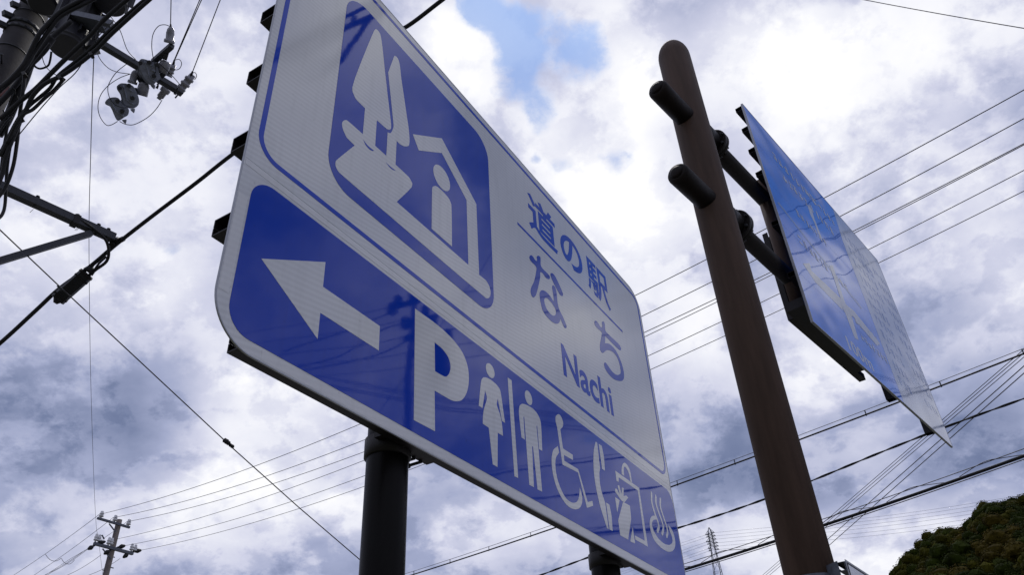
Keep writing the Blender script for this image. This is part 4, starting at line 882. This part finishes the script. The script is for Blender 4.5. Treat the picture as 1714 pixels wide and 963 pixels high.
cable([(186, 416, ARMD), (175, 428, ARMD + .02), (160, 441, ARMD + .02), (151, 455, ARMD)], .006, 'thin wire stretched between bracket end and splice box', 'wire')
cable([(158, 452, ARMD - .05), (166, 441, ARMD - .05), (178, 430, ARMD - .03)], .012, 'short black tail of cable just above the splice box')
for (x, y), w_h in (((56, 350), 'near the left edge'), ((131, 380), 'near the arm clamp, left one'), ((134, 380), 'near the arm clamp, right one')):
    cable([(x, y, ARMD - .05), (x - 4, y + 4, ARMD - .05), (x - 6, y + 6, ARMD - .05)], .0025, 'loose tie wire end under the bracket arm ' + w_h, 'wire', 'tie_wire', 'wire', 4, 2, 'tie wire ends under the bracket arm')

# bundle of cables down the near pole (pixel path, distance)
def bc(pts, r_, label, d0=9.3, d1=8.6, m='rubber', cat='cable'):
    n = len(pts); return cable([(p[0], p[1], d0 + (d1 - d0) * i / (n - 1)) for i, p in enumerate(pts)], r_, label, cat, m=m, group='cables round the near utility pole')
bc([(290,-38),(250,-1),(233,14),(186,57),(160,84),(125,112),(100,128),(75,140),(55,160),(43,185),(33,200),(15,235),(0,262)], .021, 'thick black cable sweeping from the top edge across the crossarm, rightmost of the bundle', 8.6, 8.4)
bc([(288,-44),(247,-5),(230,9),(181,53),(154,80),(120,108),(97,127),(84,147),(66,163),(50,176),(33,195),(18,222),(4,250)], .017, 'black cable running tight beside the rightmost thick cable', 8.62, 8.45)
bc([(108,131),(90,151),(73,166),(55,183),(40,191),(28,206),(12,240)], .016, 'short black cable branching below the clamp of the thick cable', 8.5, 8.4)
bc([(250,-30),(213,-1),(176,31),(150,60),(110,98),(85,123),(58,150),(33,170),(0,200)], .023, 'thick black cable crossing both transformer cans to the left edge', 8.7, 8.5)
bc([(170,-18),(135,0),(100,20),(80,40),(65,58),(50,88),(38,110),(15,135),(-5,150)], .022, 'black cable curving round the right of the near pole', 8.9, 8.6)
bc([(185,-18),(150,2),(105,25),(84,48),(60,83),(50,100),(35,120),(-5,156)], .020, 'second black cable curving round the right of the near pole', 8.9, 8.62)
bc([(120,35),(90,60),(72,80),(58,100),(45,118),(20,150),(-5,176)], .026, 'stout black cable between the pole and the lower transformer can', 9.1, 8.7)
bc([(86,62),(70,84),(52,102),(42,128),(33,150),(24,172),(12,200),(-4,226)], .045, 'thickest black cable bundle hanging beside the near pole', 9.0, 8.7)
bc([(84,72),(70,90),(56,108),(46,124)], .012, 'thin cable loop bridging from lower can to the bundle', 8.9, 8.8)
bc([(82,79),(66,98),(52,112),(44,128)], .012, 'lower thin cable bridging from lower can to the bundle', 8.9, 8.8)
bc([(41,122),(40,140),(37,163),(32,200),(30,225),(28,242),(22,278),(10,312),(-4,332)], .016, 'black cable falling almost straight down below the pole bundle', 8.7, 8.3)
bc([(22,225),(17,245),(12,280),(10,315),(8,345),(3,360),(-6,368)], .015, 'black cable ending in a hook-shaped drip loop at the left edge', 8.6, 8.3)
bc([(36,195),(30,212),(20,235),(10,262),(4,290),(-4,310)], .020, 'thick black cable at the left edge below the clamp', 8.5, 8.3)
bc([(16,196),(8,236),(3,270),(0,300),(-4,320)], .012, 'thin dark cable hugging the left edge', 8.7, 8.5)
bc([(30,232),(15,241),(-4,254)], .008, 'short thin cable crossing to the left edge under the bundle', 8.5, 8.4)
bc([(20,195),(10,205),(-4,226)], .010, 'short dark cable slanting off the left edge', 8.6, 8.5)
bc([(86,86),(84,100),(80,110),(68,114.6),(60,112),(55,106)], .010, 'round drip loop hanging under the lower transformer can', 8.9, 8.9)
bc([(70,92),(74,106),(82,117),(98,128)], .004, 'very thin wire curving to the cable clamp', 8.9, 8.6, m='wire', cat='wire')
bc([(28,160),(30,172),(27,184),(18,192)], .007, 'small dark wire loop left of the bundle', 8.7, 8.7)
bc([(20,146),(25,152),(24,158)], .007, 'tiny dark wire hook beside the pole', 8.7, 8.7)
bc([(5,184),(8,192),(10,206),(2,224),(-4,230)], .006, 'dark wire loop near the left edge', 8.7, 8.7)
bc([(14,148),(8,156),(-4,166)], .030, 'red-brown cable duct peeping out under the cables at the left edge', 8.9, 8.8, m='copper')
bc([(190,35),(160,66),(130,117),(100,146),(66,184),(33,224),(17,243),(-4,262)], .005, 'thin bare support wire running below the thick cables', 8.7, 8.4, m='wire', cat='wire')
for (x, y, lab) in ((101, 131, 'cable clamp where the thick cable splits'), (36, 199, 'cable clamp on the bundle left of the thin wire'), (153, 92, 'cable clamp beneath the crossarm'), (41, 125, 'cable clamp at the top of the hanging bundle')):
    q = at(x, y, 8.45); o = MB().bar(q - [.012, 0, .008], q + [.012, 0, .008], .045, .05).build('cable_clamp', MT['black']); tag(o, 'small black ' + lab, 'clamp', 'cable clamps')
# fine jumper wires at the cutouts
def jw(pts, label, r_=.0045, d=None, d1=None):
    d = DA - .2 if d is None else d; d1 = d if d1 is None else d1; n = len(pts)
    return cable([(p[0], p[1], d + (d1 - d) * i / (n - 1)) for i, p in enumerate(pts)], r_, label, 'wire', 'jumper_wire', 'rubber', 6, 6, 'jumper wires at the crossarm')
jw([(285.8,44.5),(276,41),(264.7,43.8),(256,57.6),(254,78),(256.7,98),(261,117),(258,124)], 'thin jumper wire arching from the top insulator down to the upper cutout', d=DA - .42)
jw([(262.5,103),(283.6,121.5),(302.5,143)], 'thin straight jumper wire crossing in front of the crossarm end', d=DA - .3)
jw([(291,101),(299.6,99),(304,105.5),(301,114),(295,117)], 'small loop of wire on the middle strain insulator')
jw([(321.4,122),(327,121.5),(329,127.4),(325.7,133)], 'small loop of wire on the end strain insulator')
jw([(162,87),(168.7,100.4),(181.8,114),(197.8,120.7),(218,123.6)], 'thin wire sagging from the thick cable to the left bell insulator')
jw([(211.6,107),(194.9,120.7),(184,136.7),(180.4,148.3),(183.3,162.9),(192,174.5),(203.6,179.6),(212,180)], 'inner thin wire loop hanging left of the cutouts', d=DA - .45)
jw([(218,123.6),(200.7,130),(181.8,142.5),(168.7,158.5),(164,177.4),(167.3,194.9),(177.4,208.7),(186,209),(197,202.9)], 'outer large thin wire loop left of the cutouts')
jw([(200,202.9),(210.9,208),(225.4,208),(247.2,196.3),(261.8,181.8),(271.2,167.2)], 'thin wire curve under the cutouts to the lower right insulator')
jw([(180,20),(185.6,27.6),(200.7,50),(213,83),(227,99)], 'thin wire dropping from the upper transformer can to the crossarm', d=9.3, d1=DA)
jw([(133,91),(145,92)], 'tiny wire link beside the lower transformer can', d=9.2)
for i, (a, b) in enumerate((((285.5,42),(288,-90)), ((290.5,103),(372,-90)), ((292.5,100),(377,-90)), ((321.5,122),(403,-90)))):
    o = MB().tube([at(a[0], a[1], DA - .2), at((a[0] + b[0]) / 2, (a[1] + b[1]) / 2, DA - .25), at(b[0], b[1], DA - .2)], .0055, 6).build('power_line', MT['wire'])
    tag(o, ('first from the left', 'second from the left', 'third from the left', 'rightmost')[i] + ' of thin lines rising from the near crossarm insulators', 'power line', 'lines rising from the near crossarm')
# vertical-looking wire running away to the far pole
P0 = at(161, 52, 9.4); P1 = px_on(165, 905); 
vp_ = [(161,52,9.4),(157,95,9.9),(152,250,12.6),(149,420,17),(152,640,24),(157,800,30),(161,880,34)]
cable([(x, y, d) for x, y, d in vp_] + [(165, 905, 35.2), (172, 963, 40), (180, 1010, 45)], .0055, 'long fine wire dropping almost upright from near crossarm to far pole', 'wire', 'overhead_wire', 'wire', 5, 10)
# guy wire with its insulator
guy = thing('guy_wire', at(640, 972, 10.5), 'stay wire with egg insulators slanting from the left edge to the sign post', 'guy wire')
gp = [(-90, 300, 8.7), (0, 385, 8.8), (100, 480, 9.0), (376, 738, 9.8)]; gq = [(384, 746, 9.8), (500, 850, 10.3), (606, 941, 10.8), (760, 1068, 11.6)]
MB().tube([at(*p) for p in gp], .0065, 6).build('upper_strand', MT['wire'], guy); MB().tube([at(*p) for p in gq], .0065, 6).build('lower_strand', MT['wire'], guy)
for (x, y, r_) in ((378, 739, .030), (381, 741.5, .026), (387.5, 747, .022)):
    q = at(x, y, 9.8); MB().lathe(q - (.03, 0, -.02), q + (.03, 0, -.02), [(0, .4 * r_), (.2, r_), (.45, r_ * .85), (.55, r_), (.8, r_), (1, .4 * r_)], 12).build('egg_insulator', MT['rubber'], guy)
MB().lathe(at(104, 486, 9.0), at(96, 478, 9.0), [(0, .012), (1, .012)], 8).build('splice_sleeve', MT['dsteel'], guy)

# ------------------------------------------------------------------ pylon
PD = 220.0
def py_at(px, py):
    w = ray(px, py); return EYE + w * (PD / math.hypot(w[0], w[1]))
ptop = py_at(1186.5, 884); pw = az_dir(math.degrees(math.atan2(ptop[1], ptop[0])) - 78); pn = right_of(pw)
pbase = ptop * [1, 1, 0]
pyl = thing('pylon', pbase, 'distant steel lattice transmission tower between the station sign and the brown pole', 'pylon')
zz = lambda y: float(py_at(1190, y)[2])
lev = [(ptop[2], .08), (zz(892), .45), (zz(921), .55), (zz(963), .95), (30, 2.4), (0, 4.2)]
def hw(z_):
    for (za, ha), (zb_, hb) in zip(lev, lev[1:]):
        if za >= z_ >= zb_: return ha + (hb - ha) * (za - z_) / (za - zb_)
    return lev[-1][1]
zs = [0, 9, 17, 24, 30] + list(np.linspace(33, zz(921), 11)) + list(np.linspace(zz(921) + 1, zz(892), 8)) + [ptop[2]]
corn = lambda z_: [pbase + Z * z_ + pw * (sx * hw(z_)) + pn * (sy * hw(z_)) for sx, sy in ((1, 1), (-1, 1), (-1, -1), (1, -1))]
for k in range(4):
    MB().tube([corn(z_)[k] for z_ in zs], [.095] * len(zs), 4).build('leg', MT['steel'], pyl)
mb = MB()
for i in range(len(zs) - 1):
    a, b = corn(zs[i]), corn(zs[i + 1])
    for k in range(4):
        if i % 2: mb.bar(a[k], b[(k + 1) % 4], .07)
        else: mb.bar(a[(k + 1) % 4], b[k], .07)
        if zs[i] > 0: mb.bar(a[k], a[(k + 1) % 4], .06)
mb.build('lattice', MT['steel'], pyl, kind='stuff')
armsL = [(1180.5,896.5),(1182.5,900.5),(1181.5,908.5),(1184,912.5),(1185,919.5),(1186.5,923.5)]
armsR = [(1196,892.5),(1198,898),(1199,903.5),(1202,909.5),(1203,915),(1204,920.5)]
for (x, y) in armsL + armsR:
    e = py_at(x, y); cz = e[2]; h_ = hw(min(cz, ptop[2] - .1))
    for q in corn(cz)[:2] + corn(cz)[2:]:
        pass
    sgn = 1 if (e - pbase) @ pw > 0 else -1
    mb = MB()
    for sy in (1, -1): mb.bar(pbase + Z * (cz + .15) + pw * (sgn * h_) + pn * (sy * h_), e, .12)
    mb.bar(pbase + Z * (cz + 1.0) + pw * (sgn * h_), e, .10)
    mb.build('crossarm', MT['steel'], pyl)
RY = [(864.5,829.6),(869.7,835),(875.7,842),(881.6,848),(889,856),(895.7,864)]
for i, (x, y) in enumerate(armsR):
    e = py_at(x, y); m_ = at(1480, RY[i][0], 215 / .97); f_ = at(1714, RY[i][1], 205); g_ = f_ + (f_ - m_) * .6
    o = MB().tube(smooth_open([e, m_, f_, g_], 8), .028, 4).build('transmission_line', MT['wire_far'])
    tag(o, ORD6[i] + ' of six faint lines running right from the pylon', 'power line', 'lines right of the pylon')
for i, (x, y) in enumerate(armsL):
    e = py_at(x, y); f_ = at(1130, y + 17 + i * .6, 240); g_ = f_ + (f_ - e) * 3
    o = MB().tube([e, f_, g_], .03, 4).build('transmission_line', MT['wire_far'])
    tag(o, ORD6[i] + ' of six faint lines left of the pylon', 'power line', 'lines left of the pylon')

# ------------------------------------------------------------------ wooded hill
CR = [(1455,1010),(1504,963),(1511,948),(1528,920),(1541,908),(1564,896),(1575,883),(1610,881),(1625,875),(1640,860),(1660,845),(1690,836),(1714,831),(1800,800),(1900,790)]
def azel(p): w = ray(*p); return math.degrees(math.atan2(w[1], w[0])), math.degrees(math.asin(w[2]))
CA = sorted(azel(p) for p in CR)
def crest(az):
    if az <= CA[0][0]: return CA[0][1] - (CA[0][0] - az) * .12
    if az >= CA[-1][0]: return max(-3, CA[-1][1] - (az - CA[-1][0]) * 1.9)
    for (a, e), (b, f) in zip(CA, CA[1:]):
        if a <= az <= b: return e + (f - e) * (az - a) / (b - a)
HD = 165.0
def hz_(az, d):
    top = CAM_H + math.tan(R(max(crest(az), 0.2))) * HD - 6.2
    top = max(top, 0.3)
    if d < HD: t = (d - 70) / (HD - 70); t = max(0, t); return top * (t ** 1.15) * 1.0 - .15
    return max(-.15, top - (d - HD) * .18)
AZS = np.linspace(20, 76, 90); DS = list(np.linspace(70, HD, 16)) + list(np.linspace(HD + 8, 420, 12))
vs = []; 
for a in AZS:
    for d in DS: q = az_dir(a) * d; vs.append((q[0], q[1], hz_(a, d) + (noise.noise(Vector((q[0] * .05, q[1] * .05, 0))) * 1.0 if d > 72 else 0) - .1))
nd = len(DS); fs = [(i * nd + j, i * nd + j + 1, (i + 1) * nd + j + 1, (i + 1) * nd + j) for i in range(len(AZS) - 1) for j in range(nd - 1)]
MB().add(vs, fs, True).build('hill', MT['hill'], kind='structure')
def crown_mesh(seed, m, n_lump=12, n_leaf=150):
    r_ = random.Random(seed); vs, fs = [], []
    lumps = []
    for i in range(n_lump):
        a = r_.uniform(0, 2 * math.pi); e = r_.uniform(-.25, 1); rad_ = r_.uniform(.5, 1.0) * 1.9; c_ = Vector((math.cos(a) * math.cos(e) * rad_, math.sin(a) * math.cos(e) * rad_, math.sin(e) * rad_ * 1.05 + 3.3)); lumps.append((c_, r_.uniform(.7, 1.25)))
    lumps.append((Vector((0, 0, 3.2)), 1.5))
    bm = bmesh.new()
    for c_, rr in lumps:
        g_ = bmesh.ops.create_icosphere(bm, subdivisions=2, radius=rr * .86)
        for v in g_['verts']:
            k = 1 + .22 * noise.noise(v.co * 2.3 + c_ * 3) + .12 * noise.noise(v.co * 6 + c_); v.co = v.co * k; v.co.z *= .85; v.co += c_
    vs = [v.co.copy() for v in bm.verts]; fs = [tuple(v.index for v in f.verts) for f in bm.faces]; bm.free()
    for c_, rr in lumps:
        for k in range(n_leaf):
            u_ = r_.uniform(-.5, 1); th = r_.uniform(0, 2 * math.pi); s_ = math.sqrt(max(0, 1 - u_ * u_)); n_ = Vector((s_ * math.cos(th), s_ * math.sin(th), u_)); p = c_ + n_ * rr * r_.uniform(.84, 1.0) * Vector((1, 1, .9)).length / 1.68
            t1 = n_.cross(Vector((r_.gauss(0, 1), r_.gauss(0, 1), r_.gauss(0, 1)))).normalized(); t2 = (n_.cross(t1) + n_ * r_.uniform(-.7, .7)).normalized(); h_ = r_.uniform(.05, .12)
            o = len(vs); vs += [p - t1 * h_, p + t2 * h_ * 1.3, p + t1 * h_, p - t2 * h_ * .6]; fs.append((o, o + 1, o + 2, o + 3))
    me = bpy.data.meshes.new('crown'); me.from_pydata([tuple(v) for v in vs], [], fs); me.materials.append(m); me.update(); return me
crowns = [crown_mesh(i, LEAF[i % len(LEAF)]) for i in range(8)]
tm = MB(); tm.lathe((0, 0, -.8), (0, 0, 3.2), [(0, .22), (.5, .15), (1, .07)], 8)
for a in (0, 2.1, 4.2): tm.tube([(0, 0, 1.9), (math.cos(a) * .9, math.sin(a) * .9, 3.0)], [.08, .03], 5)
tme = bpy.data.meshes.new('trunk'); tme.from_pydata(tm.v, [], tm.f); tme.materials.append(MT['bark'])
rt = random.Random(11); spots = []
tries = 0
while len(spots) < 285 and tries < 60000:
    tries += 1; az = rt.uniform(54.5, 66.6); d = 172 - abs(rt.gauss(0, 17)); 
    if d < 118 or crest(az) < 3: continue
    q = az_dir(az) * d
    if any((q[0] - s[0]) ** 2 + (q[1] - s[1]) ** 2 < 1.9 ** 2 for s in spots): continue
    spots.append((q[0], q[1], hz_(az, d)))
proto = None
for i, (x, y, z_) in enumerate(spots):
    ci = rt.randrange(8); k_ = ci % 5; dd = math.hypot(x, y)
    look = ('dark green', 'olive green', 'deep green', 'brownish', 'fresh green')[k_]; where = 'on the skyline of' if dd > 165 else ('high on the slope of' if dd > 152 else 'lower down on')
    t = thing('broadleaf_tree', (x, y, z_), look + ' evergreen tree with rounded crown ' + where + ' the wooded hill', 'tree', 'trees on the wooded hill')
    s_ = rt.uniform(.8, 1.45); t.scale = (s_ * rt.uniform(.9, 1.2), s_ * rt.uniform(.9, 1.2), s_); t.rotation_euler[2] = rt.uniform(0, 6.28)
    for nm, me in (('crown', crowns[ci]), ('trunk', tme)):
        o = bpy.data.objects.new(nm, me); COL.objects.link(o); o.parent = t
print('trees', len(spots))
bpy.context.view_layer.update()

for o in bpy.data.objects:
    if 'label' in o and not 4 <= len(o['label'].split()) <= 16: print('LABEL', len(o['label'].split()), o.name, o['label'])
